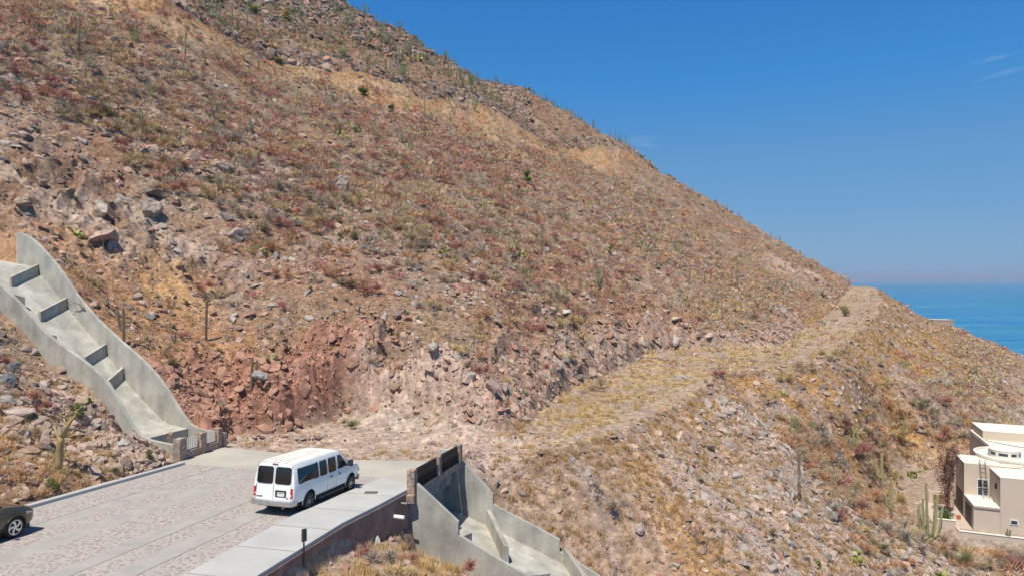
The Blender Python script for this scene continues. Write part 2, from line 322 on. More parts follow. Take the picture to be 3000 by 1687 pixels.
class MB:
    def __init__(s): s.v=[]; s.f=[]
    def add(s,vs,fs):
        b=len(s.v); s.v+= [tuple(p) for p in vs]; s.f+= [tuple(i+b for i in f) for f in fs]; return s
    def box(s,x0,x1,y0,y1,z0,z1):
        return s.add([(x0,y0,z0),(x1,y0,z0),(x1,y1,z0),(x0,y1,z0),(x0,y0,z1),(x1,y0,z1),(x1,y1,z1),(x0,y1,z1)],
            [(0,3,2,1),(4,5,6,7),(0,1,5,4),(1,2,6,5),(2,3,7,6),(3,0,4,7)])
    def hexa(s,b,t): # bottom 4, top 4 points (ccw from above)
        return s.add(list(b)+list(t),[(0,3,2,1),(4,5,6,7),(0,1,5,4),(1,2,6,5),(2,3,7,6),(3,0,4,7)])
    def tube(s,pts,rad,n=8,cap=True):
        pts=[Vector(p) for p in pts]
        if not hasattr(rad,'__len__'): rad=[rad]*len(pts)
        rings=[]; ref=Vector((.31,.17,.93))
        for i,p in enumerate(pts):
            d=(pts[min(i+1,len(pts)-1)]-pts[max(i-1,0)]).normalized()
            if abs(d.dot(ref))>.95: ref=Vector((1,0,0))
            a=d.cross(ref).normalized(); b=d.cross(a)
            rings.append([p+(a*math.cos(2*math.pi*k/n)+b*math.sin(2*math.pi*k/n))*rad[i] for k in range(n)])
        vs=[q for r in rings for q in r]; fs=[]
        for i in range(len(pts)-1):
            for k in range(n): fs.append((i*n+k,i*n+(k+1)%n,(i+1)*n+(k+1)%n,(i+1)*n+k))
        if cap: fs+= [tuple(range(n-1,-1,-1)),tuple((len(pts)-1)*n+k for k in range(n))]
        return s.add(vs,fs)
    def prism(s,poly,z0,z1):
        n=len(poly); return s.add([(x,y,z0) for x,y in poly]+[(x,y,z1) for x,y in poly],[tuple(range(n-1,-1,-1)),tuple(range(n,2*n))]+[(i,(i+1)%n,n+(i+1)%n,n+i) for i in range(n)])
    def build(s,name,mat,parent=None,bevel=0,smooth=False,seg=2,recalc=True):
        me=bpy.data.meshes.new(name); me.from_pydata(s.v,[],s.f)
        bm=bmesh.new(); bm.from_mesh(me)
        if recalc: bmesh.ops.recalc_face_normals(bm,faces=bm.faces)
        if bevel:
            es=[e for e in bm.edges if len(e.link_faces)==2 and e.calc_face_angle(0)>.5]
            bmesh.ops.bevel(bm,geom=es,offset=bevel,segments=seg,affect='EDGES',profile=.6)
        bm.to_mesh(me); bm.free()
        if smooth:
            for p in me.polygons: p.use_smooth=True
        me.materials.append(mat)
        return mk(name,me,parent)
def shade_auto(o,ang=.6):
    me=o.data; bm=bmesh.new(); bm.from_mesh(me)
    for e in bm.edges: e.smooth=not(len(e.link_faces)==2 and e.calc_face_angle(0)>ang)
    for f in bm.faces: f.smooth=True
    bm.to_mesh(me); bm.free()
# ------------------------------------------------------------------ materials
MATS={}
def mat(name,col=(.5,.5,.5),rough=.7,metal=0,spec=.5,noise=None,bump=None,vcol=False,coat=0,streak=0,coord='Object',alpha=None):
    """principled; noise=(scale,amount,detail) varies value, bump=(scale,strength)"""
    m=bpy.data.materials.new(name); m.use_nodes=True; t=m.node_tree; b=t.nodes['Principled BSDF']
    b.inputs['Roughness'].default_value=rough; b.inputs['Metallic'].default_value=metal; b.inputs['Specular IOR Level'].default_value=spec
    if coat: b.inputs['Coat Weight'].default_value=coat; b.inputs['Coat Roughness'].default_value=.04
    c=t.nodes.new('ShaderNodeTexCoord'); src=c.outputs[coord]
    if vcol:
        a=t.nodes.new('ShaderNodeAttribute'); a.attribute_name='Col'; out=a.outputs['Color']
    else:
        r=t.nodes.new('ShaderNodeRGB'); r.outputs[0].default_value=(*col,1); out=r.outputs[0]
    def scaled(out,fac):
        h=t.nodes.new('ShaderNodeMix'); h.data_type='RGBA'; h.blend_type='MULTIPLY'; h.inputs[0].default_value=1
        t.links.new(out,h.inputs[6]); t.links.new(fac,h.inputs[7]); return h.outputs[2]
    for nz in ([noise] if noise and not isinstance(noise,list) else (noise or [])):
        n=t.nodes.new('ShaderNodeTexNoise'); n.inputs['Scale'].default_value=nz[0]; n.inputs['Detail'].default_value=nz[2] if len(nz)>2 else 4
        if len(nz)>3:
            mp=t.nodes.new('ShaderNodeMapping'); mp.inputs['Scale'].default_value=nz[3]; t.links.new(src,mp.inputs['Vector']); t.links.new(mp.outputs[0],n.inputs['Vector'])
        else: t.links.new(src,n.inputs['Vector'])
        mr=t.nodes.new('ShaderNodeMapRange'); mr.inputs[1].default_value=.3; mr.inputs[2].default_value=.7; mr.inputs[3].default_value=1-nz[1]; mr.inputs[4].default_value=1+nz[1]*.6
        t.links.new(n.outputs['Fac'],mr.inputs[0]); out=scaled(out,mr.outputs[0])
    t.links.new(out,b.inputs['Base Color'])
    if bump:
        n=t.nodes.new('ShaderNodeTexNoise'); n.inputs['Scale'].default_value=bump[0]; n.inputs['Detail'].default_value=5; t.links.new(src,n.inputs['Vector'])
        u=t.nodes.new('ShaderNodeBump'); u.inputs['Strength'].default_value=bump[1]; u.inputs['Distance'].default_value=bump[2] if len(bump)>2 else .02
        t.links.new(n.outputs['Fac'],u.inputs['Height']); t.links.new(u.outputs[0],b.inputs['Normal'])
    MATS[name]=m; return m
M_conc=mat('channel_concrete',(.45,.435,.38),.85,spec=.2,noise=[(.8,.26,6),(9,.12,6),(1.2,.16,5,(1.6,1.6,.3)),(.35,.12,4)],bump=(30,.25,.01))
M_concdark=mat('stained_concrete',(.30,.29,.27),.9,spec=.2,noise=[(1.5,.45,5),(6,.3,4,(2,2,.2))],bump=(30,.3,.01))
M_slab=mat('slab_concrete',(.43,.405,.345),.85,spec=.2,noise=[(.35,.14,5),(14,.08,6)],bump=(60,.15,.006))
M_walk=mat('pavement_concrete',(.44,.44,.42),.85,spec=.2,noise=[(.7,.10,5),(20,.07,6)],bump=(80,.12,.005))
M_joint=mat('pink_joint',(.36,.27,.24),.9,noise=(30,.2,3))
M_plaster=mat('retaining_plaster',(.36,.215,.165),.9,spec=.2,noise=[(1.1,.30,5),(7,.18,5,(1,1,.3))],bump=(12,.4,.02))
M_white=mat('white_plastic',(.8,.8,.78),.4)
M_black=mat('black_metal',(.02,.02,.022),.45,metal=.3)
M_dark=mat('dark_metal',(.06,.06,.055),.5,metal=.6)
M_rockM=mat('rock',vcol=True,rough=.95,spec=.15,noise=[(2.6,.28,6),(14,.16,4)],bump=(7,.6,.06))
M_plant=mat('dry_plant',vcol=True,rough=.9,spec=.1)
M_cactus=mat('cactus_skin',vcol=True,rough=.7,spec=.25,noise=(9,.2,3))
# stone cladding: irregular flat stones in pink, tan and orange with pale joints
def voro_mat(name,scale,cols,joint,jw,bump=.6,stripes=None,plain=None,rough=.85):
    m=bpy.data.materials.new(name); m.use_nodes=True; t=m.node_tree; b=t.nodes['Principled BSDF']; L=t.links.new
    b.inputs['Roughness'].default_value=rough; b.inputs['Specular IOR Level'].default_value=.25
    c=t.nodes.new('ShaderNodeTexCoord')
    nz=t.nodes.new('ShaderNodeTexNoise'); nz.inputs['Scale'].default_value=scale*.8; L(c.outputs['Object'],nz.inputs['Vector'])
    mxv=t.nodes.new('ShaderNodeVectorMath'); mxv.operation='MULTIPLY_ADD'; L(nz.outputs['Color'],mxv.inputs[0]); mxv.inputs[1].default_value=(.18/scale*2,)*3; L(c.outputs['Object'],mxv.inputs[2])
    v1=t.nodes.new('ShaderNodeTexVoronoi'); v1.feature='DISTANCE_TO_EDGE'; v1.inputs['Scale'].default_value=scale; L(mxv.outputs[0],v1.inputs['Vector'])
    v2=t.nodes.new('ShaderNodeTexVoronoi'); v2.feature='F1'; v2.inputs['Scale'].default_value=scale; L(mxv.outputs[0],v2.inputs['Vector'])
    sep=t.nodes.new('ShaderNodeSeparateColor'); L(v2.outputs['Color'],sep.inputs[0])
    cr=t.nodes.new('ShaderNodeValToRGB'); cr.color_ramp.interpolation='CONSTANT'
    while len(cr.color_ramp.elements)<len(cols): cr.color_ramp.elements.new(.5)
    for i,cc in enumerate(cols): cr.color_ramp.elements[i].position=i/len(cols); cr.color_ramp.elements[i].color=(*cc,1)
    L(sep.outputs[0],cr.inputs[0])
    n2=t.nodes.new('ShaderNodeTexNoise'); n2.inputs['Scale'].default_value=14; n2.inputs['Detail'].default_value=5; L(c.outputs['Object'],n2.inputs['Vector'])
    mr0=t.nodes.new('ShaderNodeMapRange'); mr0.inputs[1].default_value=.3;mr0.inputs[2].default_value=.7;mr0.inputs[3].default_value=.8;mr0.inputs[4].default_value=1.15; L(n2.outputs['Fac'],mr0.inputs[0])
    st=t.nodes.new('ShaderNodeMix'); st.data_type='RGBA'; st.blend_type='MULTIPLY'; st.inputs[0].default_value=1; L(cr.outputs[0],st.inputs[6]); L(mr0.outputs[0],st.inputs[7])
    mr=t.nodes.new('ShaderNodeMapRange'); mr.inputs[1].default_value=jw*.6; mr.inputs[2].default_value=jw; L(v1.outputs['Distance'],mr.inputs[0])
    mx=t.nodes.new('ShaderNodeMix'); mx.data_type='RGBA'; L(mr.outputs[0],mx.inputs[0]); mx.inputs[6].default_value=(*joint,1); L(st.outputs[2],mx.inputs[7])
    out=mx.outputs[2]; hgt=mr.outputs[0]
    if stripes:
        # concrete bands along the road: object Y = distance across, object X = distance along
        sx=t.nodes.new('ShaderNodeSeparateXYZ'); L(c.outputs['Object'],sx.inputs[0])
        wob=t.nodes.new('ShaderNodeTexNoise'); wob.inputs['Scale'].default_value=3; L(c.outputs['Object'],wob.inputs['Vector'])
        wy=t.nodes.new('ShaderNodeMath'); wy.operation='MULTIPLY_ADD'; L(wob.outputs['Fac'],wy.inputs[0]); wy.inputs[1].default_value=.10; L(sx.outputs['Y'],wy.inputs[2])
        acc=None
        for a,bb in stripes:
            g=t.nodes.new('ShaderNodeMath'); g.operation='COMPARE'; L(wy.outputs[0],g.inputs[0]); g.inputs[1].default_value=(a+bb)/2+.05; g.inputs[2].default_value=(bb-a)/2
            if acc is None: acc=g.outputs[0]
            else:
                q=t.nodes.new('ShaderNodeMath'); q.operation='MAXIMUM'; L(acc,q.inputs[0]); L(g.outputs[0],q.inputs[1]); acc=q.outputs[0]
        # scuffed away stones: cement haze over part of them
        hz=t.nodes.new('ShaderNodeTexNoise'); hz.inputs['Scale'].default_value=.9; hz.inputs['Detail'].default_value=6; L(c.outputs['Object'],hz.inputs['Vector'])
        hr=t.nodes.new('ShaderNodeMapRange'); hr.inputs[1].default_value=.34; hr.inputs[2].default_value=.68; hr.inputs[3].default_value=.12; hr.inputs[4].default_value=.72; L(hz.outputs['Fac'],hr.inputs[0])
        h2=t.nodes.new('ShaderNodeMix'); h2.data_type='RGBA'; L(hr.outputs[0],h2.inputs[0]); L(out,h2.inputs[6]); h2.inputs[7].default_value=(plain[0]*.98,plain[1]*.93,plain[2]*.95,1)
        cn=t.nodes.new('ShaderNodeTexNoise'); cn.inputs['Scale'].default_value=1.3; cn.inputs['Detail'].default_value=7; L(c.outputs['Object'],cn.inputs['Vector'])
        c2=t.nodes.new('ShaderNodeMapRange'); c2.inputs[1].default_value=.3;c2.inputs[2].default_value=.7;c2.inputs[3].default_value=.86;c2.inputs[4].default_value=1.08; L(cn.outputs['Fac'],c2.inputs[0])
        pc=t.nodes.new('ShaderNodeMix'); pc.data_type='RGBA'; pc.blend_type='MULTIPLY'; pc.inputs[0].default_value=1; pc.inputs[6].default_value=(*plain,1); L(c2.outputs[0],pc.inputs[7])
        fm=t.nodes.new('ShaderNodeMix'); fm.data_type='RGBA'; L(acc,fm.inputs[0]); L(h2.outputs[2],fm.inputs[6]); L(pc.outputs[2],fm.inputs[7]); out=fm.outputs[2]
        # long dark joint lines
        for jy in (2.1,7.55,9.35):
            k=t.nodes.new('ShaderNodeMath'); k.operation='COMPARE'; L(sx.outputs['Y'],k.inputs[0]); k.inputs[1].default_value=jy; k.inputs[2].default_value=.022
            f2=t.nodes.new('ShaderNodeMix'); f2.data_type='RGBA'; L(k.outputs[0],f2.inputs[0]); L(out,f2.inputs[6]); f2.inputs[7].default_value=(.16,.14,.13,1); out=f2.outputs[2]
        iv=t.nodes.new('ShaderNodeMath'); iv.operation='SUBTRACT'; iv.inputs[0].default_value=1; L(acc,iv.inputs[1])
        hm=t.nodes.new('ShaderNodeMath'); hm.operation='MULTIPLY'; L(hgt,hm.inputs[0]); L(iv.outputs[0],hm.inputs[1]); hgt=hm.outputs[0]
    L(out,b.inputs['Base Color'])
    u=t.nodes.new('ShaderNodeBump'); u.inputs['Strength'].default_value=bump; u.inputs['Distance'].default_value=.02; L(hgt,u.inputs['Height']); L(u.outputs[0],b.inputs['Normal'])
    return m
M_clad=voro_mat('stone_cladding',3.6,[(.42,.27,.19),(.38,.30,.24),(.33,.28,.25),(.45,.34,.25),(.35,.24,.19),(.42,.36,.30)],(.14,.11,.09),.035)
M_pave=voro_mat('flagstone_paving',4.3,[(.25,.22,.205),(.28,.245,.225),(.22,.20,.19),(.30,.26,.24),(.26,.225,.21)],(.43,.375,.34),.19,bump=.5,
    stripes=[(-.6,.45),(2.1,2.95),(3.9,4.9),(6.8,7.6),(8.45,9.35),(10.72,12.5)],plain=(.365,.345,.315))
# ------------------------------------------------------------------ hillside (one height sheet)
uu=np.concatenate([np.linspace(-2.6,-.86,40)[:-1],np.linspace(-.86,.86,1150),np.linspace(.86,2.4,36)[1:]])
yy=np.concatenate([np.linspace(2,16,30)[:-1],np.geomspace(16,150,900),np.geomspace(150,620,250)[1:]])
UU,YY=np.meshgrid(uu,yy); XX=UU*YY
ZZ=height(XX,YY)
# real colour of the ground: soil, bare rock, dry grass litter, scree
def ground_color(X,Y,Z):
    def c(r,g,b): return np.array([r,g,b])
    n1=fbm(X/7,Y/7,4,101);n2=fbm(X/1.3,Y/1.3,4,103);n3=fbm(X/.35,Y/.35,3,105)
    col=np.zeros(X.shape+(3,));soil=c(.26,.16,.10);red=c(.27,.13,.078);gry=c(.27,.20,.145)
    k=smooth(-.35,.45,n1+.5*n2)[...,None]; col=soil*(1-k)+gry*k
    k=(smooth(.1,.6,fbm(X/11,Y/11,3,107)+.4*n2)*.7)[...,None]; col=col*(1-k)+red*k
    def mixc(mask,cc):
        nonlocal col
        mask=np.clip(mask,0,1)[...,None]; col=col*(1-mask)+np.array(cc)*mask
    def blob(px,py,D,rx,ry,ang=0,soft=.35):
        p=P(px,py,D);dx=X-p[0];dy=Y-p[1];ca,sa=math.cos(ang),math.sin(ang)
        r=np.sqrt(((dx*ca+dy*sa)/rx)**2+((-dx*sa+dy*ca)/ry)**2)+n2*.25+fbm(X/3,Y/3,3,109)*.3
        return 1-smooth(1-soft,1+soft,r)
    pd=sdist(PAD,X,Y);du=pdist(UPROAD,X,Y)
    gold=c(.39,.28,.15);ochre=c(.35,.20,.08)
    # pale bedrock above the chute
    bk=smooth(-.35,.15,fbm(X/4,Y/4,4,131)); mixc(blob(150,560,58,14,8)*.9*bk,(.42,.325,.255)); mixc(blob(330,640,58,9,5)*.6*bk,(.36,.26,.20)); mixc(blob(180,480,63,8,5)*.6*bk,(.36,.28,.22)); mixc(blob(560,660,59,6,4)*.6*bk,(.36,.27,.21)); mixc(blob(900,560,78,9,5)*.4*bk,(.34,.25,.2))
    mixc(blob(2290,770,185,5,10,-.4)*.8,(.43,.315,.24)); mixc(blob(2380,820,185,4,5)*.8,(.43,.315,.24))
    # orange soil right of the chute
    mixc(blob(330,810,50,10,7)*.65,(.38,.20,.10)); mixc(blob(520,670,57,3,4)*.6,(.42,.26,.12)); mixc(blob(480,950,49,8,4)*.45,(.38,.20,.10)); mixc(blob(60,1240,32,5,4)*.6,(.42,.21,.09));mixc(blob(300,1400,31,6,1.8)*.6,(.42,.24,.12))
    # spoil below the old upper road: bare earth with golden grass
    wd=11+15*smooth(-60,-5,X)-17*smooth(20,48,X)
    sp=smooth(-wd*1.0,-wd*.55,du+n2*3+fbm(X/9,Y/30,3,111)*8)*(1-smooth(-.5,1.0,du))*smooth(-105,-90,X)*(1-smooth(75,95,X))
    mixc(sp*.85*smooth(-.5,.1,fbm(X/4,Y/12,3,115)),np.array([.41,.275,.155])); mixc(sp*smooth(-.1,.4,fbm(X/2.5,Y/9,3,113))*.7,(.38,.205,.095))
    # cut face: pink to red rock
    upm=tps_eval(BASE,X,Y)>np.where((Y<44)&(X<1.5),road_z(X,Y),tps_eval(ZPAD,X,Y))+.2
    cutm=upm*smooth(0,.5,pd)*(1-smooth(3.5-1.8*smooth(-3,4,X),6.5-2*smooth(-3,4,X),pd+n2*1.5+n1)); tr_=smooth(-12,-10,X)*(1-smooth(-1.5,1.5,X)); cutm=cutm*(1-tr_*.75*smooth(2.0,2.6,pd)*(1-smooth(4.2,4.8,pd)))*(Y>40)*((X<60))*(Z>-10.6)
    pink=np.array([.37,.25,.19]);redr=np.array([.33,.165,.115])
    kk=smooth(-14,-9,X+n1*3)[...,None]; cc=redr*(1-kk)+pink*kk
    mk_=np.clip(cutm,0,1)[...,None]; col=col*(1-mk_)+cc*mk_
    mixc(cutm*smooth(0,.5,n2)*.5,(.24,.15,.12)); mixc(cutm*smooth(0,6,X)*.8,(.30,.22,.175)); mixc(cutm*smooth(.0,.4,fbm(X/2.5,Y/2.5,3,133))*.6*(X>-13)*(X<1),(.43,.32,.25))
    for bx,by,br in ((-8.6,50.3,2.2),(-5.6,49.6,2),(-3.4,47.8,1.9)): mixc(np.exp(-((X-bx)**2+(Y-by)**2)/br**2)*(pd>0)*.9,(.44,.33,.26))
    # graded pad, grass bench and track
    padm=(1-smooth(-.4,.5,pd))
    mixc(padm,(.41,.315,.25)); mixc(padm*smooth(0,.5,n1+.3*n2)*.5,(.34,.29,.25))
    bench=padm*smooth(.5,3,X); mixc(bench*.8,(.325,.245,.185))
    mixc(bench*smooth(-.4,.05,fbm(X/2.2,Y/2.2,4,117))*(1-.55*smooth(28,42,X)),gold)
    for a in (P(1630,1296,43),P(2330,1050,79)): pass
    trk=[P(1380,1305,41.5),P(1640,1300,42),P(1817,1240,47.5),P(1960,1165,57),P(2030,1128,63),P(2110,1098,70),P(2250,1085,76),P(2330,1062,79),P(2380,1020,90),P(2430,975,102),P(2490,925,128),P(2545,880,165),P(2540,850,198)]
    td=np.abs(pdist(trk,X,Y))+n2*.4
    mixc(padm*(1-smooth(.2,1.3,td))*.75*smooth(-.5,.1,fbm(X/1.8,Y/1.8,3,141)),(.37,.275,.215))
    td2=np.abs(pdist([trk[4],P(1980,1130,63),P(1900,1150,58),P(1817,1240,47.5)],X,Y)); mixc(padm*(1-smooth(.6,2.2,td2+n2*.6))*.4,(.37,.30,.25))
    # fill slope below the track
    fill=(~upm)*smooth(.2,1.0,pd)*(1-smooth(11,20,pd+n1*4))*(X>0)
    st=fbm((X+Y*.9)/1.6,(Y-X*.9)/14,4,119)
    mixc(fill*.75,(.31,.235,.19)); mixc(fill*smooth(-.3,.15,st)*(.5+.45*smooth(4,10,X)),ochre); mixc(fill*(1-smooth(7,14,X))*.45,(.37,.27,.215))
    mixc(blob(2260,1360,54,3.2,9,.15)*.8,(.38,.30,.25)); mixc(blob(2380,1330,58,3,8,.3)*.6,(.36,.29,.25))
    mixc(blob(2160,1500,46,2.5,6,.3)*.8,(.40,.22,.09)); mixc(blob(2000,1560,41,3,5)*.4,(.41,.24,.10))
    mixc(blob(2150,1600,42,4,4)*.6,(.36,.28,.24)); mixc(blob(2300,1560,47,8,6)*.5,(.34,.28,.24)); mixc(smooth(-19,-22,Z)*.7,(.33,.27,.225))
    # foreground mound
    fm=(Y<33)*(X>-9)*(pd>.1); mixc(fm*.9,(.36,.265,.215)); mixc(fm*smooth(-.05,.35,fbm(X/1.5,Y/1.5,4,121))*.7,(.40,.27,.15))
    # rocks and litter at fine scale
    col=col*(1+.20*n3+.16*n2+.10*n1)[...,None]
    return np.clip(col,.02,.9)
GC=ground_color(XX,YY,ZZ)
nr,nc=XX.shape; idx=np.arange(nr*nc).reshape(nr,nc)
quads=np.stack([idx[:-1,:-1],idx[:-1,1:],idx[1:,1:],idx[1:,:-1]],-1).reshape(-1,4)
def ground_mat():
    m=bpy.data.materials.new('hillside_ground'); m.use_nodes=True; t=m.node_tree; b=t.nodes['Principled BSDF']; L=t.links.new
    b.inputs['Roughness'].default_value=.95; b.inputs['Specular IOR Level'].default_value=.15
    a=t.nodes.new('ShaderNodeAttribute'); a.attribute_name='Col'; c=t.nodes.new('ShaderNodeTexCoord')
    v=t.nodes.new('ShaderNodeTexVoronoi'); v.inputs['Scale'].default_value=4.2; L(c.outputs['Object'],v.inputs['Vector'])
    v2=t.nodes.new('ShaderNodeTexVoronoi'); v2.inputs['Scale'].default_value=1.5; L(c.outputs['Object'],v2.inputs['Vector'])
    n=t.nodes.new('ShaderNodeTexNoise'); n.inputs['Scale'].default_value=2.2; n.inputs['Detail'].default_value=9; n.inputs['Roughness'].default_value=.65; L(c.outputs['Object'],n.inputs['Vector'])
    s=t.nodes.new('ShaderNodeSeparateColor'); L(v.outputs['Color'],s.inputs[0]); s2=t.nodes.new('ShaderNodeSeparateColor'); L(v2.outputs['Color'],s2.inputs[0])
    def mr(x,lo,hi,a0=0,a1=1):
        q=t.nodes.new('ShaderNodeMapRange'); q.inputs[1].default_value=a0;q.inputs[2].default_value=a1;q.inputs[3].default_value=lo;q.inputs[4].default_value=hi; L(x,q.inputs[0]); return q.outputs[0]
    def mul(x,y):
        q=t.nodes.new('ShaderNodeMix'); q.data_type='RGBA'; q.blend_type='MULTIPLY'; q.inputs[0].default_value=1; L(x,q.inputs[6]); L(y,q.inputs[7]); return q.outputs[2]
    o=mul(a.outputs['Color'],mr(s.outputs[0],.78,1.2)); o=mul(o,mr(s2.outputs[1],.86,1.14)); o=mul(o,mr(n.outputs['Fac'],.62,1.32,.3,.7))
    L(o,b.inputs['Base Color'])
    u1=t.nodes.new('ShaderNodeBump'); u1.inputs['Strength'].default_value=.8; u1.inputs['Distance'].default_value=.16; L(n.outputs['Fac'],u1.inputs['Height'])
    u2=t.nodes.new('ShaderNodeBump'); u2.inputs['Strength'].default_value=.7; u2.inputs['Distance'].default_value=.07; L(mr(s.outputs[1],0,1),u2.inputs['Height']); L(u1.outputs[0],u2.inputs['Normal'])
    L(u2.outputs[0],b.inputs['Normal']); return m
M_ground=ground_mat()
gm=np_mesh('hillside',np.stack([XX,YY,ZZ],-1).reshape(-1,3),quads,GC.reshape(-1,3),True,[M_ground])
tag(mk('hillside',gm),'steep rocky desert hillside of pink and brown rubble with an old track cut along it',kind='structure')
del quads
def H(x,y): return float(height(np.array([x],float),np.array([y],float))[0])
_Y=np.concatenate([np.geomspace(14,150,700),np.geomspace(150.5,420,420)])
_cache={}
def G(px,py):
    """ground point seen in the photograph at (px,py)"""
    u,v=ray(px,py); key=round(u,4)
    if key not in _cache: _cache[key]=np.maximum.accumulate(height(u*_Y,_Y)/_Y)
    cm=_cache[key]; k=int(np.searchsorted(cm,v))
    if k>=len(_Y): k=int(cm.argmax())
    Y=_Y[k]; return Vector((u*Y,Y,H(u*Y,Y)))
# ------------------------------------------------------------------ sea and far shore
def sea_mat():
    m=bpy.data.materials.new('sea_water'); m.use_nodes=True; t=m.node_tree; b=t.nodes['Principled BSDF']; L=t.links.new
    c=t.nodes.new('ShaderNodeTexCoord')
    mp=t.nodes.new('ShaderNodeMapping'); mp.inputs['Scale'].default_value=(.0016,.006,1); mp.inputs['Rotation'].default_value=(0,0,.12); L(c.outputs['Object'],mp.inputs['Vector'])
    n=t.nodes.new('ShaderNodeTexNoise'); n.inputs['Scale'].default_value=1; n.inputs['Detail'].default_value=5; n.inputs['Distortion'].default_value=1.2; L(mp.outputs[0],n.inputs['Vector'])
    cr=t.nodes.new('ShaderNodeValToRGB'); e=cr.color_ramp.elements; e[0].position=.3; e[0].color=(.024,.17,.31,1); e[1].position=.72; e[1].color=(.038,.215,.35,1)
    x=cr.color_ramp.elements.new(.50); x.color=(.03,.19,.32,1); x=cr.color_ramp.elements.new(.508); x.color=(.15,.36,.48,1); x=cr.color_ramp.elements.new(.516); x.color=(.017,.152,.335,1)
    L(n.outputs['Fac'],cr.inputs[0]); L(cr.outputs[0],b.inputs['Base Color'])
    b.inputs['Roughness'].default_value=.35; b.inputs['Specular IOR Level'].default_value=.25; b.inputs['IOR'].default_value=1.33
    w1=t.nodes.new('ShaderNodeTexNoise'); w1.inputs['Scale'].default_value=.25; w1.inputs['Detail'].default_value=6; L(c.outputs['Object'],w1.inputs['Vector'])
    u=t.nodes.new('ShaderNodeBump'); u.inputs['Strength'].default_value=.7; u.inputs['Distance'].default_value=1.2; L(w1.outputs['Fac'],u.inputs['Height']); L(u.outputs[0],b.inputs['Normal'])
    return m
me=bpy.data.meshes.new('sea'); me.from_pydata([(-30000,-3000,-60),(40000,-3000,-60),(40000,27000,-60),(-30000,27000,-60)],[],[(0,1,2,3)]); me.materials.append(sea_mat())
tag(mk('sea',me),'calm blue bay behind the slope',kind='structure')
# far shore: low desert plain and a range of hills beyond the bay
fx=np.linspace(-26000,38000,420); fyr=np.array([25200,25260,25700,27500,30000,31500,34000]); prof_=np.array([-61,-55,-52,20,190,330,-80])
FX,FY=np.meshgrid(fx,fyr); hn_=.75+.42*fbm(FX/5200,FY/9000,5,201)
FZ=np.where(prof_[:,None]>0,prof_[:,None]*hn_+60*np.clip(fbm(FX/1500,FY/1500,3,203),0,1)*(prof_[:,None]>100),prof_[:,None])+0*FX
fi=np.arange(FX.size).reshape(FX.shape); fq=np.stack([fi[:-1,:-1],fi[:-1,1:],fi[1:,1:],fi[1:,:-1]],-1).reshape(-1,4)
M_far=mat('far_desert',(.30,.28,.27),.95,spec=.1,noise=[(.0012,.3,5),(.006,.2,4)])
tag(mk('far_hills',np_mesh('far_hills',np.stack([FX,FY,FZ],-1).reshape(-1,3),fq,None,True,[M_far])),'low hazy mountain range on the far side of the bay',kind='structure')
# ------------------------------------------------------------------ road, slab, kerb, pavement
ROT=math.radians(90)-HD      # local X along the road, local Y = -across
def road_sheet(name,poly,dz,m,sub=0):
    """poly in (s,w) road coordinates -> sheet in an object whose X runs along the road and Y across"""
    sl=-.0715
    vs=[]
    for s,w_ in poly:
        x,y=sw2xy(s,w_); vs.append((s,w_,road_z(x,y)+dz))
    return vs
def rz(s,w_): x,y=sw2xy(s,w_); return road_z(x,y)
def sw_obj(name,mb,m,parent=None,bevel=0):
    # built in (s,w,z); mirrored axes handled by a basis matrix with positive determinant
    me=bpy.data.meshes.new(name); me.from_pydata([(p[0],p[1],p[2]) for p in mb.v],[],mb.f)
    bm=bmesh.new(); bm.from_mesh(me); bmesh.ops.recalc_face_normals(bm,faces=bm.faces)
    if bevel: bmesh.ops.bevel(bm,geom=[e for e in bm.edges if len(e.link_faces)==2 and e.calc_face_angle(0)>.5],offset=bevel,segments=2,affect='EDGES')
    bm.to_mesh(me); bm.free(); me.materials.append(m)
    o=mk(name,me,parent); return o
# world = origin + s*(SH,CH) + w*(CH,-SH): left handed, so meshes carry s along +X and w along +Y of a mirrored frame
def place_sw(o):
    for v in o.data.vertices:
        pass
def sheet(name,quads_sw,dz,m,thick=0):
    mb=MB()
    for q in quads_sw:
        b=[(*sw2xy(s,w_),rz(s,w_)+dz-thick) for s,w_ in q]; tp=[(*sw2xy(s,w_),rz(s,w_)+dz) for s,w_ in q]
        if thick: mb.hexa(b,tp)
        else: mb.add(tp,[(0,1,2,3)])
    return mb
def uvroad(me):
    a=me.attributes.new('sw','FLOAT_VECTOR','POINT'); out=[]
    for v in me.vertices:
        dx,dy=v.co.x-RX0,v.co.y-RY0; out+= [dx*SH+dy*CH,dx*CH-dy*SH,0]
    a.data.foreach_set('vector',out)
# flagstone paving uses the road coordinates stored on its vertices
for nn in list(M_pave.node_tree.nodes):
    if nn.type=='TEX_COORD':
        at=M_pave.node_tree.nodes.new('ShaderNodeAttribute'); at.attribute_name='sw'
        for l in list(M_pave.node_tree.links):
            if l.from_node==nn: M_pave.node_tree.links.new(at.outputs['Vector'],l.to_socket)
o=sheet('road',[((-60+i*2.3,-.05),(-60+i*2.3,11.0),(-57.7+i*2.3,11.0),(-57.7+i*2.3,-.05)) for i in range(30)],0,M_pave).build('road',M_pave); uvroad(o.data)
tag(o,'sloping road paved with bands of pink flagstone between concrete strips',kind='structure')
kerbpts=[(-60,10.95),(-4.75,10.93),(1.5,10.8)]
def xy_sw(x,y): dx,dy=x-RX0,y-RY0; return dx*SH+dy*CH,dx*CH-dy*SH
KIN=[sw2xy(-60,10.9),(-9.54,20.1),(-8.45,26.2),(-7.5,29.4),(-6.5,32.3),(-6.25,33.0)]
KOUT=[sw2xy(-60,13.2),(-7.45,19.8),(-6.3,25.3),(-5.45,28.0),(-4.72,30.55),(-4.55,31.2)]
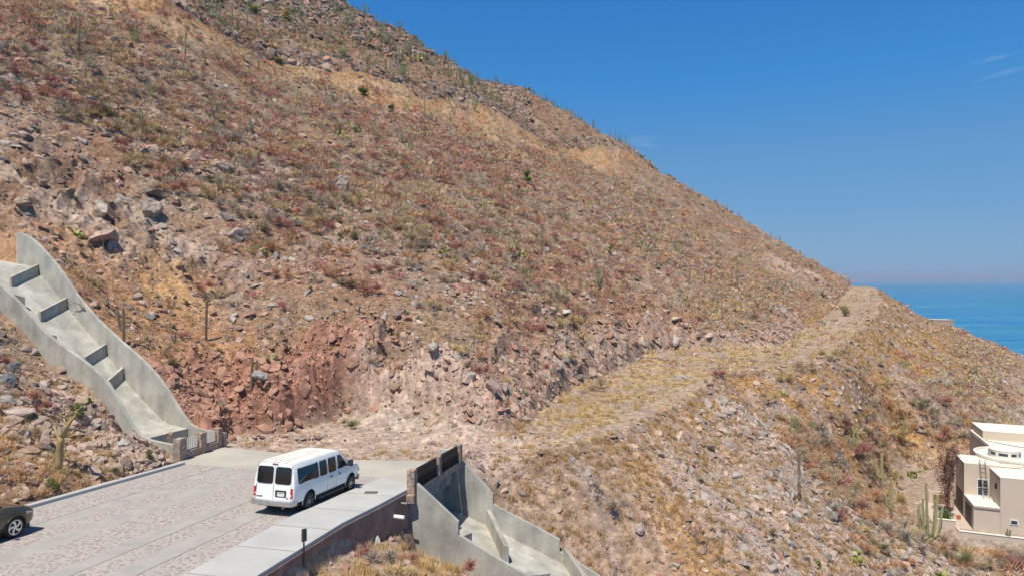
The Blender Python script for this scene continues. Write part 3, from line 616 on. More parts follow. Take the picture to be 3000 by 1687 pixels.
# plain concrete turning slab in front of the paving
slab=MB()
sp_=[sw2xy(8.995,-.3),sw2xy(14.5,.05),(-17.4,41.15),(-17.0,40.3),(-12.8,39.1),(-8.6,37.75),(-5.4,37.3),(-3.45,37.6),(-4.9,31.0),(-6.2,33.0),(-8.2,34.0),sw2xy(8.995,10.98)]
sp_=[sw2xy(9.0,-.3),sw2xy(9.35,-.78),(-17.38,41.02),(-12.8,39.2),(-8.6,37.8),(-3.3,37.75),(-4.8,31.3),sw2xy(4.5,12.2)]
n=len(sp_); bz=[(x,y,road_z(x,y)-.35) for x,y in sp_]; tz=[(x,y,road_z(x,y)-.004) for x,y in sp_]
slab.add(bz+tz,[tuple(range(n-1,-1,-1)),tuple(range(n,2*n))]+[(i,(i+1)%n,n+(i+1)%n,n+i) for i in range(n)])
tag(slab.build('turning_slab',M_slab),'plain pale concrete slab where the paved road ends',kind='structure')
def ribbon(a,b,z0f,z1f,name,m,bevel=.03):
    mb=MB(); n=len(a); V=[]
    for i in range(n):
        for (x,y),f in ((a[i],z0f),(b[i],z0f),(b[i],z1f),(a[i],z1f)): V.append((x,y,f(x,y)))
    Fq=[]
    for i in range(n-1):
        for k in range(4): Fq.append((i*4+k,i*4+(k+1)%4,(i+1)*4+(k+1)%4,(i+1)*4+k))
    Fq+= [(0,1,2,3),tuple((n-1)*4+k for k in (3,2,1,0))]
    mb.add(V,Fq); return mb.build(name,m,bevel=bevel)
def densify(p,k=6):
    out=[]
    for i in range(len(p)-1):
        for j in range(k): f=j/k; out.append((p[i][0]+(p[i+1][0]-p[i][0])*f,p[i][1]+(p[i+1][1]-p[i][1])*f))
    out.append(p[-1][:2]); return out
ki=densify(KIN);ko=densify(KOUT)
o=ribbon(ki,ko,lambda x,y:road_z(x,y)-.3,lambda x,y:road_z(x,y)+.13,'pavement',M_walk)
tag(o,'smooth pale concrete pavement along the right side of the road',kind='structure')
lk=[sw2xy(s,-.26+.05*math.sin(s*1.3)) for s in np.linspace(-60,8.9,40)]; lk2=[sw2xy(s,.06) for s in np.linspace(-60,8.9,40)]
o=ribbon(lk,lk2,lambda x,y:road_z(x,y)-.3,lambda x,y:road_z(x,y)+.14,'kerb',M_walk,.045)
tag(o,'rounded grey concrete kerb along the left side of the road',kind='structure')
jm=MB()
for s in (-10.2,-7.4,-4.9,-2.35,.1,2.6,5.2):
    # joint across the pavement between inner and outer edge
    def inter(line,s):
        for i in range(len(line)-1):
            s0,w0=xy_sw(*line[i]);s1,w1=xy_sw(*line[i+1])
            if s0<=s<=s1: f=(s-s0)/(s1-s0); return w0+(w1-w0)*f
        return None
    a=inter(KIN,s);b=inter(KOUT,s)
    if a is None or b is None: continue
    q=[(s,a+.04),(s,b-.04),(s+.06,b-.04),(s+.06,a+.04)]
    jm.add([(*sw2xy(*c),rz(*c)+.134) for c in q],[(0,1,2,3)])
tag(jm.build('pavement_joints',M_joint),'pinkish expansion joints across the pavement',kind='structure')
# retaining wall under the pavement
wo_=[(x+.02*1,y) for x,y in ko]; wi=[(x-.28,y+.05) for x,y in ko]
o=ribbon([(x+.04,y-.01) for x,y in ko],wi,lambda x,y:-13.2,lambda x,y:road_z(x,y)-.02,'retaining_wall',M_plaster,.0)
# coping edge and underside lip
tag(o,'dull reddish brown plastered retaining wall holding up the pavement','wall')
# ------------------------------------------------------------------ concrete channels
def wall_run(o,d,nv,s0,s1,prof_,zbot,name,m,parent,t0=None,t1=None):
    """wall between across-offsets s0..s1 following the top profile [(t,z)...]"""
    mb=MB(); pr=[p for p in prof_ if (t0 is None or p[0]>=t0) and (t1 is None or p[0]<=t1)]
    for i in range(len(pr)-1):
        (ta,za),(tb,zb_)=pr[i],pr[i+1]
        if tb-ta<.05: continue
        def pt(t,s,z): return (o[0]+d[0]*t+nv[0]*s,o[1]+d[1]*t+nv[1]*s,z)
        ba=min(zbot(ta),za-.6);bb=min(zbot(tb),zb_-.6)
        mb.hexa([pt(ta,s0,ba),pt(tb,s0,bb),pt(tb,s1,bb),pt(ta,s1,ba)],[pt(ta,s0,za),pt(tb,s0,zb_),pt(tb,s1,zb_),pt(ta,s1,za)])
    # merge coincident cross faces so that the run reads as one pour
    me=bpy.data.meshes.new(name); me.from_pydata(mb.v,[],mb.f); bm=bmesh.new(); bm.from_mesh(me)
    bmesh.ops.remove_doubles(bm,verts=bm.verts,dist=.002)
    kill=[f for f in bm.faces if all(len(e.link_faces)>2 for e in f.edges)]
    seen={}
    for f in bm.faces:
        k=tuple(sorted(v.index for v in f.verts)); seen.setdefault(k,[]).append(f)
    bmesh.ops.delete(bm,geom=[f for l in seen.values() if len(l)>1 for f in l],context='FACES')
    bmesh.ops.recalc_face_normals(bm,faces=bm.faces); bm.to_mesh(me); bm.free(); me.materials.append(m)
    return mk(name,me,parent)
def local(o,d,nv,t,s,z): return (o[0]+d[0]*t+nv[0]*s,o[1]+d[1]*t+nv[1]*s,z)
# upper chute
ch=empty('spillway_chute',(0,0,0)); tag(ch,'long curving concrete spillway chute coming down the hillside to the road','chute')
# smooth out the measured wall tops
def resample(p,step=.7):
    ts=np.arange(p[0,0],p[-1,0],step); ts=np.append(ts,p[-1,0]); z=np.interp(ts,p[:,0],p[:,1])
    z2=z.copy()
    for _ in range(1): z2[1:-1]=.25*z2[:-2]+.5*z2[1:-1]+.25*z2[2:]
    return list(zip(ts,z2))
prL=resample(p1L);prR=resample(p1R)
wall_run(CH1_L0,CH1_D,CH1_N,-.22,0,prL,lambda t:float(floor1(t))-1.2,'side_wall',M_conc,ch)
wall_run(CH1_L0,CH1_D,CH1_N,W1W,W1W+.22,prR,lambda t:float(floor1(t))-1.2,'side_wall',M_conc,ch)
fm_=MB()
ft=sorted(set([float(x) for x in np.arange(.0,23.1,.5)]+[3.9,3.92]))
for a,b in zip(ft[:-1],ft[1:]):
    za,zb_=float(floor1(a)),float(floor1(b))
    fm_.hexa([local(CH1_L0,CH1_D,CH1_N,a,.002,za-.5),local(CH1_L0,CH1_D,CH1_N,b,.002,zb_-.5),local(CH1_L0,CH1_D,CH1_N,b,W1W-.002,zb_-.5),local(CH1_L0,CH1_D,CH1_N,a,W1W-.002,za-.5)],
             [local(CH1_L0,CH1_D,CH1_N,a,.002,za),local(CH1_L0,CH1_D,CH1_N,b,.002,zb_),local(CH1_L0,CH1_D,CH1_N,b,W1W-.002,zb_),local(CH1_L0,CH1_D,CH1_N,a,W1W-.002,za)])
fm_.build('chute_floor',M_conc,ch)
def baffle(o,d,nv,t,s0,s1,fl,h,th,parent,skew=0,name='baffle'):
    z0=float(fl(t+.0))-.3;z1=float(fl(t))+h;z2=float(fl(t+skew))+h
    L_=lambda tt,s,z: local(o,d,nv,tt,s,z)
    mb=MB().hexa([L_(t,s0,z0),L_(t+th,s0,z0),L_(t+th+skew,s1,z0),L_(t+skew,s1,z0)],[L_(t,s0,z1),L_(t+th,s0,z1),L_(t+th+skew,s1,z2),L_(t+skew,s1,z2)])
    return mb.build(name,M_concdark if 0 else M_conc,parent,bevel=.015)
for t,s0,sk in ((16.8,1.35,1.3),(14.1,1.5,1.0),(10.5,1.95,.7),(8.9,2.3,.7)): baffle(CH1_L0,CH1_D,CH1_N,t,s0,W1W-.01,floor1,.68,.26,ch,skew=sk)
for t,s0,s1 in ((15.5,.01,1.1),(12.4,.01,1.1)): baffle(CH1_L0,CH1_D,CH1_N,t,s0,s1,floor1,.85,.28,ch,skew=-.5)
# lower outfall channel
ch2=empty('outfall_channel',(0,0,0)); tag(ch2,'concrete outfall channel with stepped side walls dropping from the culvert under the road','channel')
wall_run(CH2_L0,CH2_D,CH2_N,-.2,0,[(0,-8.87),(2.27,-10.75)],lambda t:float(floor2(t))-1.8,'side_wall',M_conc,ch2)
wall_run(CH2_L0,CH2_D,CH2_N,-.2,0,[(2.27,-11.32),(5.51,-12.94),(12,-16.2)],lambda t:float(floor2(t))-1.8,'side_wall',M_conc,ch2)
wall_run(CH2_L0,CH2_D,CH2_N,W2W,W2W+.22,[(-1.0,-9.43),(-.3,-9.43),(2.12,-11.71)],lambda t:float(floor2(t))-1.2,'side_wall',M_conc,ch2)
wall_run(CH2_L0,CH2_D,CH2_N,W2W,W2W+.22,[(2.12,-12.28),(5.79,-13.96)],lambda t:float(floor2(t))-1.2,'side_wall',M_conc,ch2)
wall_run(CH2_L0,CH2_D,CH2_N,W2W,W2W+.22,[(5.79,-14.59),(7.68,-15.59),(12,-17.9)],lambda t:float(floor2(t))-1.8,'side_wall',M_conc,ch2)
f2=MB()
for a,b in zip(np.arange(-1.2,12,.6),np.arange(-.6,12.6,.6)):
    za,zb_=float(floor2(a)),float(floor2(b)); q=[(a,.002),(b,.002),(b,W2W-.002),(a,W2W-.002)]
    f2.hexa([local(CH2_L0,CH2_D,CH2_N,t,s,z-.5) for (t,s),z in zip(q,(za,zb_,zb_,za))],[local(CH2_L0,CH2_D,CH2_N,t,s,z) for (t,s),z in zip(q,(za,zb_,zb_,za))])
f2.build('channel_floor',M_conc,ch2)
L2=lambda t,s,z: local(CH2_L0,CH2_D,CH2_N,t,s,z)
def slant_baffle(ta,sa,tb,sb,h,th=.28,name='baffle'):
    """baffle from (ta,sa) on one wall to (tb,sb) in the floor"""
    dx,dy=tb-ta,sb-sa; L_=math.hypot(dx,dy); nx,ny=-dy/L_*th,dx/L_*th
    q=[(ta,sa),(tb,sb),(tb+nx,sb+ny),(ta+nx,sa+ny)]
    MB().hexa([L2(t,s,float(floor2(t))-.3) for t,s in q],[L2(t,s,float(floor2(t))+h) for t,s in q]).build(name,M_conc,ch2,bevel=.015)
def px_floor2(px,py,h=0):
    u,v=ray(px,py); t=3.0
    for _ in range(30):
        z=float(floor2(t))+h; Y=z/v; X=u*Y; t,s=ch2_local(X,Y)
    return t,s
slant_baffle(1.75,W2W-.02,3.4,3.95,.9); slant_baffle(.5,.02,1.6,3.7,.9,-.28); slant_baffle(3.3,.02,5.6,3.65,.9,-.28); slant_baffle(6.0,W2W-.02,7.8,4.0,.9)
# culvert mouth under the road edge
rzt=lambda s: road_z(*L2(0,s,0)[:2])
def beam(name,t0,t1,s0,s1,dz1,dz0,m,parent,bev=.02,h0=None):
    q=[(t0,s0),(t1,s0),(t1,s1),(t0,s1)]
    return MB().hexa([L2(t,s,(rzt(s)+dz0) if h0 is None else h0) for t,s in q],[L2(t,s,rzt(s)+dz1) for t,s in q]).build(name,m,parent,bevel=bev)
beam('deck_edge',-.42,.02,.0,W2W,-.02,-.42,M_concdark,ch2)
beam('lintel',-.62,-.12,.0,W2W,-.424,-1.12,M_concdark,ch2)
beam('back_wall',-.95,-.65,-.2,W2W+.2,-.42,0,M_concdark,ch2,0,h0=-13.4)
# stone and iron parapets over both culvert ends
def parapet(name,a,b,h,thick,pillars,base_h,label,inward,nb,bm_):
    """pillars: list of (start,end) fractions along the line a-b"""
    root=empty(name,(a[0],a[1],road_z(*a))); tag(root,label,'parapet')
    d=np.array(b)-np.array(a); L_=float(np.linalg.norm(d)); d=d/L_; nv=np.array([d[1],-d[0]])*inward
    def q(u,s): x=a[0]+d[0]*u+nv[0]*s; y=a[1]+d[1]*u+nv[1]*s; return x,y
    ox,oy,oz=root.location
    def blk(u0,u1,s0,s1,z0,z1,nm,m,bev=.02):
        c=[q(u0,s0),q(u1,s0),q(u1,s1),q(u0,s1)]
        o=MB().hexa([(x-ox,y-oy,road_z(x,y)+z0-oz) for x,y in c],[(x-ox,y-oy,road_z(x,y)+z1-oz) for x,y in c]).build(nm,m,root,bevel=bev); return o
    for f0,f1 in pillars: blk(f0*L_,f1*L_,0,thick,-.25,h,'pillar',M_clad,.025)
    for i in range(len(pillars)-1):
        u0,u1=pillars[i][1]*L_+.002,pillars[i+1][0]*L_-.002
        if base_h>0: blk(u0,u1,.02,thick-.02,-.25,base_h,'stone_base',M_clad,.02)
        g=MB(); n=nb
        zb=base_h+.03
        for k in range(n):
            u=u0+(u1-u0)*(k+.7)/(n+.4); x,y=q(u,thick*.5); z=road_z(x,y)-oz
            for sgn in (0,):
                e=.02;e2=.085 if nb>8 else .03
                c=[q(u-e,thick*.5-e2),q(u+e,thick*.5-e2),q(u+e,thick*.5+e2),q(u-e,thick*.5+e2)]
                g.hexa([(X-ox,Y-oy,z+zb) for X,Y in c],[(X-ox,Y-oy,z+h-.07) for X,Y in c])
        x0,y0=q(u0,thick*.5);x1,y1=q(u1,thick*.5)
        for zz in (zb+.03,):
            c=[q(u0,thick*.5-.03),q(u1,thick*.5-.03),q(u1,thick*.5+.03),q(u0,thick*.5+.03)]
            g.hexa([(X-ox,Y-oy,road_z(X,Y)-oz+zz-.04) for X,Y in c],[(X-ox,Y-oy,road_z(X,Y)-oz+zz) for X,Y in c])
        g.build('iron_bars',bm_,root)
    return root
parapet('stone_parapet',(-17.82,36.65),(-17.38,41.0),1.17,.42,[(0,.15),(.47,.60),(.9,1.0)],.40,'stone clad parapet with white lit bars at the foot of the spillway chute',-1,6,mat('sunlit_iron',(.55,.55,.54),.5))  # black bars coloured pale: their sun glint is put into the base colour
parapet('stone_parapet',(-4.72,30.62),(-3.08,37.75),1.0,.36,[(0,.055),(.47,.52),(.945,1.0)],.04,'stone pillared parapet with black iron bars above the culvert mouth',1,11,M_black)
# small things on the wall and pavement
def loose(name,mb,m,label,cat,**k):
    o=mb.build(name,m,None,**k); tag(o,label,cat); return o
def wallpt(px,py):
    """point on the outer face of the retaining wall"""
    u,v=ray(px,py); best=None
    for i in range(len(ko)-1):
        (ax,ay),(bx,by)=ko[i],ko[i+1]; den=(bx-ax)-u*(by-ay)
        if abs(den)<1e-9: continue
        f=(u*ay-ax)/den
        if -.01<=f<=1.01:
            Y=ay+(by-ay)*f; return Vector((u*Y,Y,v*Y))
    return Vector((u*29,29,v*29))
p=wallpt(1150,1511); dv=Vector((.96,-.28,-.02))
loose('drain_pipe',MB().tube([p-dv*.15,p+dv*.55],.085,14),M_white,'short white drain pipe sticking out of the retaining wall','pipe',smooth=False)
p=wallpt(1172,1472); loose('drain_pipe',MB().tube([p-dv*.15,p+dv*.32],.045,10),mat('grey_pvc',(.25,.25,.25),.5),'thin dark pipe with a grey tip near the top of the retaining wall','pipe')
p=wallpt(1178,1476+6)
bz_=road_z(-4.7,30.9)
loose('brick_stub',MB().box(-4.72,-4.36,30.35,30.75,bz_-.42,bz_-.05),M_clad,'small block of brickwork at the corner between retaining wall and outfall channel','masonry block',bevel=.02)
x,y=(lambda u,v:(u*29.9,29.9))(*ray(1087,1447)); zz=road_z(x,y)+.135
loose('drain_cover',MB().box(x-.28,x+.28,y-.16,y+.16,zz,zz+.012),mat('rusty_cover',(.10,.085,.075),.8),'small dark drain cover set in the pavement','drain cover')
# sign seen from behind
sg=empty('sign_post',(-6.83,22.4,-10.2)); tag(sg,'small grey sign on a thin post seen from behind at the pavement edge','sign')
MB().tube([(0,0,0),(0,0,2.05)],.028,8).build('post',M_dark,sg)
MB().box(-.09,.09,-.012,.012,0,.42).build('sign_plate',mat('sign_back',(.13,.13,.125),.55,metal=.3),sg,bevel=.008).location=(0,.035,1.62)
for c in sg.children:
    if c.name.startswith('sign_plate'): c.rotation_euler=(0,0,math.radians(38))
# ------------------------------------------------------------------ vehicles
M_paintw=mat('white_paint',(.78,.79,.78),.32,spec=.5,coat=.4,noise=(1.2,.06,5))
M_roofw=mat('weathered_roof_paint',(.75,.74,.68),.6,noise=[(1.5,.12,5),(9,.06,4,(.3,3,1))])
M_glass=mat('tinted_glass',(.012,.014,.016),.06,spec=.8)
M_trim=mat('black_trim',(.025,.025,.027),.55)
M_tyre=mat('tyre_rubber',(.022,.022,.022),.85)
M_chrome=mat('dull_chrome',(.55,.54,.53),.35,metal=.85,noise=(6,.2,4))
M_steel=mat('steel_wheel',(.28,.27,.26),.5,metal=.6,noise=(8,.2,3))
M_red=mat('red_lens',(.45,.015,.015),.2,coat=.5)
M_clear=mat('clear_lens',(.55,.52,.50),.2)
M_plate=mat('number_plate',(.62,.64,.60),.5)
M_rust=mat('rust_streak',(.32,.20,.13),.8)
class Loft:
    """stations: list of dict(x, hw, zf, belt, top, lean). ring of (y,z) half points"""
    def __init__(s,st,half): s.st=st; s.half=half
    def ring(s,i): return s.half(s.st[i])
    def build(s,name,m,parent,smoothang=.5):
        mb=MB(); n=len(s.st); R=[]
        for q in s.st:
            h=s.half(q); pts=[(q['x']+q.get('lean',0)*max(0,z-1.0),y,z) for y,z in h]
            full=pts+[(x,-y,z) for x,y,z in reversed(pts[1:-1])]; R.append(full)
        k=len(R[0]); vs=[p for r in R for p in r]; fs=[]
        for i in range(n-1):
            for j in range(k): fs.append((i*k+j,i*k+(j+1)%k,(i+1)*k+(j+1)%k,(i+1)*k+j))
        fs+= [tuple(range(k)),tuple((n-1)*k+j for j in reversed(range(k)))]
        mb.add(vs,fs); o=mb.build(name,m,parent); shade_auto(o,smoothang); return o
    def surf(s,x,z,side):
        st=s.st; xs=[q['x']+q.get('lean',0)*max(0,z-1.0) for q in st]
        i=int(np.clip(np.searchsorted(xs,x)-1,0,len(st)-2)); f=min(max((x-xs[i])/(xs[i+1]-xs[i]+1e-9),0),1)
        def yy(q):
            h=s.half(q)[1:-1]; zs=[a[1] for a in h]; ys=[a[0] for a in h]; return float(np.interp(z,zs,ys))
        return side*(yy(st[i])*(1-f)+yy(st[i+1])*f)
def rrect(x0,x1,z0,z1,r,n=4,slant0=0,slant1=0):
    pts=[]
    for cx,cz,a0 in ((x1-r,z1-r,0),(x0+r,z1-r,90),(x0+r,z0+r,180),(x1-r,z0+r,270)):
        for k in range(n+1):
            a=math.radians(a0+90*k/n); X=cx+r*math.cos(a);Z=cz+r*math.sin(a)
            f=(Z-z0)/(z1-z0); X+=(slant1*f if cx>(x0+x1)/2 else slant0*f); pts.append((X,Z))
    return pts
def panel(poly,fn,off,th,nv=None):
    """thin solid following a surface: fn(a,b)->Vector, outward normal sign by nv(a,b)"""
    mb=MB(); n=len(poly); ca=sum(p[0] for p in poly)/n; cb=sum(p[1] for p in poly)/n
    rings=[]
    for sc_ in (1.0,.5):
        rings.append([fn(ca+(a-ca)*sc_,cb+(b-cb)*sc_)+nv*off for a,b in poly])
    c=fn(ca,cb)+nv*off; back=[fn(a,b)+nv*(off-th) for a,b in poly]
    vs=rings[0]+rings[1]+[c]+back; fs=[]
    for i in range(n):
        j=(i+1)%n; fs+= [(i,j,n+j,n+i),(n+i,n+j,2*n),(i,2*n+1+i,2*n+1+j,j)]
    mb.add(vs,fs); return mb
def wheel(parent,x,y,r,wd,side,rim_m,spokes,kind):
    w_=empty('wheel',(x,y,r)); w_.parent=parent
    def disc(pr,m,nm,smooth=True):
        mb=MB(); n=36; vs=[];fs=[]
        for (rr,yy_) in pr:
            for k in range(n): a=2*math.pi*k/n; vs.append((rr*math.cos(a),side*yy_,rr*math.sin(a)))
        for i in range(len(pr)-1):
            for k in range(n): fs.append((i*n+k,i*n+(k+1)%n,(i+1)*n+(k+1)%n,(i+1)*n+k))
        fs+= [tuple(range(n)),tuple((len(pr)-1)*n+k for k in range(n))]
        mb.add(vs,fs); o=mb.build(nm,m,w_); shade_auto(o,.7); return o
    rr=r*(.56 if kind=='van' else .70)
    disc([(rr,-wd),(r*.93,-wd),(r*.99,-wd*.85),(r,-wd*.5),(r,-wd*.3),(r*.985,-wd*.1),(r*.93,0),(rr+.01,0.0),(rr,-.02)],M_tyre,'tyre')
    if kind=='van':
        disc([(rr,-.1),(rr+.004,-.012),(rr-.02,-.004),(rr-.04,-.05),(rr*.62,-.055),(rr*.5,-.02),(rr*.32,-.012),(rr*.25,.012),(.03,.016)],rim_m,'rim')
    else:
        disc([(rr,-.1),(rr+.004,-.004),(rr-.02,.0),(rr-.03,-.015),(rr-.035,-.05),(.02,-.06)],M_trim,'rim_barrel')
        mb=MB(); 
        for k in range(5):
            a=2*math.pi*k/5+.3; pts=[]
            for f,da,wd_ in ((.14,0,.03),(.45,.10,.035),(.75,.30,.045),(.99,.62,.055)):
                aa=a+da; c=Vector((rr*f*math.cos(aa),0,rr*f*math.sin(aa))); tn=Vector((-math.sin(aa),0,math.cos(aa)))*wd_; pts.append((c-tn,c+tn))
            for i in range(3):
                b0,b1=pts[i];c0,c1=pts[i+1]; y0,y1=side*-.03,side*.004
                mb.hexa([(b0.x,y0,b0.z),(c0.x,y0,c0.z),(c1.x,y0,c1.z),(b1.x,y0,b1.z)],[(b0.x,y1,b0.z),(c0.x,y1,c0.z),(c1.x,y1,c1.z),(b1.x,y1,b1.z)])
        n=30
        for k in range(n):
            a0,a1=2*math.pi*k/n,2*math.pi*(k+1)/n
            def c_(r_,a_,y_): return (r_*math.cos(a_),side*y_,r_*math.sin(a_))
            mb.hexa([c_(rr-.025,a0,-.02),c_(rr+.002,a0,-.02),c_(rr+.002,a1,-.02),c_(rr-.025,a1,-.02)],[c_(rr-.025,a0,.006),c_(rr+.002,a0,.006),c_(rr+.002,a1,.006),c_(rr-.025,a1,.006)])
        mb.tube([(0,side*-.05,0),(0,side*.006,0)],.06,12)
        mb.build('rim',rim_m,w_)
    return w_
def cut_arches(body,cx,cz,r,hw,depth):
    mb=MB()
    for x in cx:
        for s in (1,-1): mb.tube([(x,s*(hw-depth),cz),(x,s*(hw+.3),cz)],r,28)
    c=mb.build('cutter',M_trim); md=body.modifiers.new('arch','BOOLEAN'); md.operation='DIFFERENCE'; md.object=c; md.solver='EXACT'
    c.parent=body.parent
    bpy.context.view_layer.update(); dg=bpy.context.evaluated_depsgraph_get(); nm=bpy.data.meshes.new_from_object(body.evaluated_get(dg))
    if len(nm.polygons)>20:
        body.modifiers.clear(); body.data=nm
        if len(nm.materials)<2: nm.materials.append(M_trim)
        for p in nm.polygons:
            cc=p.center
            if any(math.hypot(cc.x-x,cc.z-cz)<r+.01 for x in cx) and hw-depth-.02<abs(cc.y)<hw+.1:
                rad=min(math.hypot(cc.x-x,cc.z-cz) for x in cx)
                nx=abs(p.normal.y)
                if abs(cc.y)<hw-.03 and (nx<.3 or abs(abs(cc.y)-(hw-depth))<.02): p.material_index=1
    else: body.modifiers.clear()
    bpy.data.objects.remove(c)
# --- passenger van
def van_half(q):
    hw,b,tp,zf=q['hw'],q['belt'],q['top'],q['zf']; h=max(tp-b,.03)
    return [(0,zf),(hw*.86,zf),(hw*.965,zf+.06),(hw*.99,.78),(hw*1.0,.98),(hw*.992,b),(hw*(.992-.045*min(h,.4)/.4),b+.36*h),(hw*(.992-.10*min(h,.8)/.8),b+.72*h),
            (hw*(.992-.15*min(h,.8)/.8-.03),b+.88*h),(hw*(.78-.02),b+.955*h),(hw*.5,b+.985*h),(0,b+h)]
def make_van(loc,head,pitch):
    root=empty('passenger_van',loc); root.rotation_mode='XYZ'; root.rotation_euler=(0,pitch,math.pi/2-head)
    tag(root,'white passenger van with dark tinted windows parked beside the pavement','van')
    S=[]
    for x,hw,zf,b,tp,ln in ((-1.15,.90,.60,1.2,2.00,.10),(-1.11,.945,.52,1.2,2.035,.08),(-1.01,.975,.47,1.2,2.06,.06),(-.6,.99,.45,1.2,2.085,0),(0,1.005,.45,1.2,2.09,0),(.9,1.005,.45,1.2,2.09,0),(1.8,1.0,.45,1.2,2.085,0),
        (2.35,1.0,.45,1.2,2.06,0),(2.62,.995,.45,1.2,2.02,0),(2.9,.99,.45,1.2,1.80,0),(3.2,.985,.45,1.2,1.55,0),(3.45,.98,.45,1.19,1.33,0),(3.7,.97,.46,1.13,1.235,0),(4.05,.955,.48,1.08,1.18,0),(4.26,.92,.5,1.03,1.11,0),(4.36,.87,.55,.98,1.03,0)):
        S.append(dict(x=x,hw=hw,zf=zf,belt=b,top=tp,lean=ln))
    L_=Loft(S,van_half); body=L_.build('body',M_paintw,root,.45)
    cut_arches(body,(0,3.51),.40,.47,1.0,.32)
    # weathered roof skin
    mb=MB(); vs=[];fs=[]; xs=[-1.01,-.6,0,.9,1.8,2.35]
    tops={q['x']:q for q in S}
    rows=[]
    for x in xs:
        h=van_half(tops[x])[-4:]; pts=[(x,y,z+.006) for y,z in h]+[(x,-y,z+.006) for y,z in reversed(h[:-1])]; rows.append(pts)
    k=len(rows[0])
    for r in rows: vs+=r
    for i in range(len(rows)-1):
        for j in range(k-1): fs.append((i*k+j,i*k+j+1,(i+1)*k+j+1,(i+1)*k+j))
    mb.add(vs,fs); rf=mb.build('roof_panel',M_roofw,root); md=rf.data
    for f in md.polygons: f.use_smooth=True
    g=MB()
    for yy_ in (-.42,-.28,-.05,.2,.42):
        for xa,xb in (((-.8,1.0),) if yy_ not in (-.28,-.05) else ((-.85,.2),(.35,1.75))):
            za=float(np.interp(abs(yy_),[0,.5,.76],[2.09,2.078,2.05])); g.box(xa,xb,yy_-.008,yy_+.008,za-.004,za+.009)
    g.build('roof_ribs',M_rust,root)
    # side glass
    def side_panel(poly,side,m,name,off=.008,th=.02):
        nv=Vector((0,side*.97,.18)).normalized()
        return panel(poly,lambda a,b:Vector((a,L_.surf(a,b,side),b)),off,th,nv).build(name,m,root)
    for side in (-1,1):
        for x0,x1,nm in ((-.84,.62,'side_window'),(.76,1.30,'side_window'),(1.46,2.06,'side_window')):
            side_panel(rrect(x0-.025,x1+.025,1.22,1.855,.09),side,M_trim,'window_seal',.004); side_panel(rrect(x0,x1,1.245,1.83,.075),side,M_glass,nm,.012)
        fw=[(2.2,1.25),(2.2,1.86),(2.52,1.88),(2.66,1.80),(3.10,1.32),(3.10,1.25)]
        side_panel(fw,side,M_trim,'window_seal',.004); side_panel([(2.24,1.275),(2.24,1.83),(2.50,1.84),(2.62,1.76),(3.04,1.30),(3.04,1.275)],side,M_glass,'front_door_window',.012)
        # door gaps and handles
        for x in ((1.38,2.12,3.08) if side<0 else (2.12,3.08)):
            side_panel([(x-.008,.52),(x-.008,1.9 if x<3 else 1.25),(x+.008,1.9 if x<3 else 1.25),(x+.008,.52)],side,M_trim,'door_gap',.003,.01)
        side_panel([(-.75,.955),(3.4,.955),(3.4,.985),(-.75,.985)],side,M_paintw,'side_moulding',.014,.02)
        for x in (1.55,2.28): side_panel(rrect(x,x+.16,1.02,1.07,.02,2),side,M_trim,'door_handle',.03,.03)
        y=side*1.02
        MB().box(.6,2.95,y-.13 if side>0 else y-.06,y+.06 if side>0 else y+.13,.34,.40).build('running_board',M_trim,root,bevel=.02)
        mr=MB().hexa([(2.95,side*1.02,1.26),(3.12,side*1.02,1.26),(3.12,side*1.26,1.24),(2.98,side*1.26,1.24)],[(2.95,side*1.06,1.52),(3.10,side*1.06,1.52),(3.12,side*1.26,1.54),(2.98,side*1.26,1.54)])
        mr.build('mirror',M_trim,root,bevel=.03)
        for x in (0,3.51): wheel(root,x,side*.985,.38,.24,side,M_steel if x==0 else M_chrome,8,'van')
        # arch lips
        for x in (0,3.51):
            g=MB(); pts=[]
            for k in range(13):
                a=math.radians(-8+196*k/12); X=x+.475*math.cos(a);Z=.40+.475*math.sin(a); pts.append((X,L_.surf(X,max(Z,.5),side)-side*.005,Z))
            g.tube(pts,.022,6).build('arch_lip',M_paintw,root,smooth=True)
    # windscreen
    def wind(a,b): # a across, b 0..1 up
        return Vector((3.42-.80*b,a*(1-.13*b),1.37+.62*b))
    pw=panel([(-.86,.03),(.86,.03),(.86,.93),(-.86,.93)],wind,.02,.03,Vector((.6,0,.78)).normalized()); pw.build('windscreen',M_glass,root)
    # rear doors
    def back(a,b): return Vector((-1.15+.10*(max(0,b-1.0))-.0,a,b))
    nb=Vector((-1,0,.09)).normalized()
    for s in (1,-1):
        panel([(a,b) for a,b in rrect(.045,.775,1.235,1.90,.1)] if s>0 else [(-a,b) for a,b in rrect(.045,.775,1.235,1.90,.1)],back,.006,.02,nb).build('window_seal',M_trim,root)
        panel([(s*a,b) for a,b in rrect(.07,.75,1.26,1.875,.08)],back,.014,.02,nb).build('rear_window',M_glass,root)
        panel([(s*a,b) for a,b in rrect(.80,.905,.72,1.10,.02)],lambda a,b:back(a,b)+Vector((.012,0,0)),.02,.05,nb).build('tail_light',M_red,root,bevel=0)
        panel([(s*a,b) for a,b in rrect(.80,.905,.66,.715,.015)],lambda a,b:back(a,b)+Vector((.012,0,0)),.02,.05,nb).build('reversing_lamp',M_clear,root)
        panel([(s*(.785),.6),(s*.797,.6),(s*.797,1.95),(s*.785,1.95)],back,.004,.01,nb).build('door_gap',M_trim,root)
        for z in (.8,1.1,1.7):
            panel([(s*a,b) for a,b in rrect(.80,.84,z,z+.07,.008,1)],back,.012,.02,nb).build('hinge',M_paintw,root)
    panel([(-.006,.6),(.006,.6),(.006,1.93),(-.006,1.93)],back,.004,.01,nb).build('door_gap',M_trim,root)
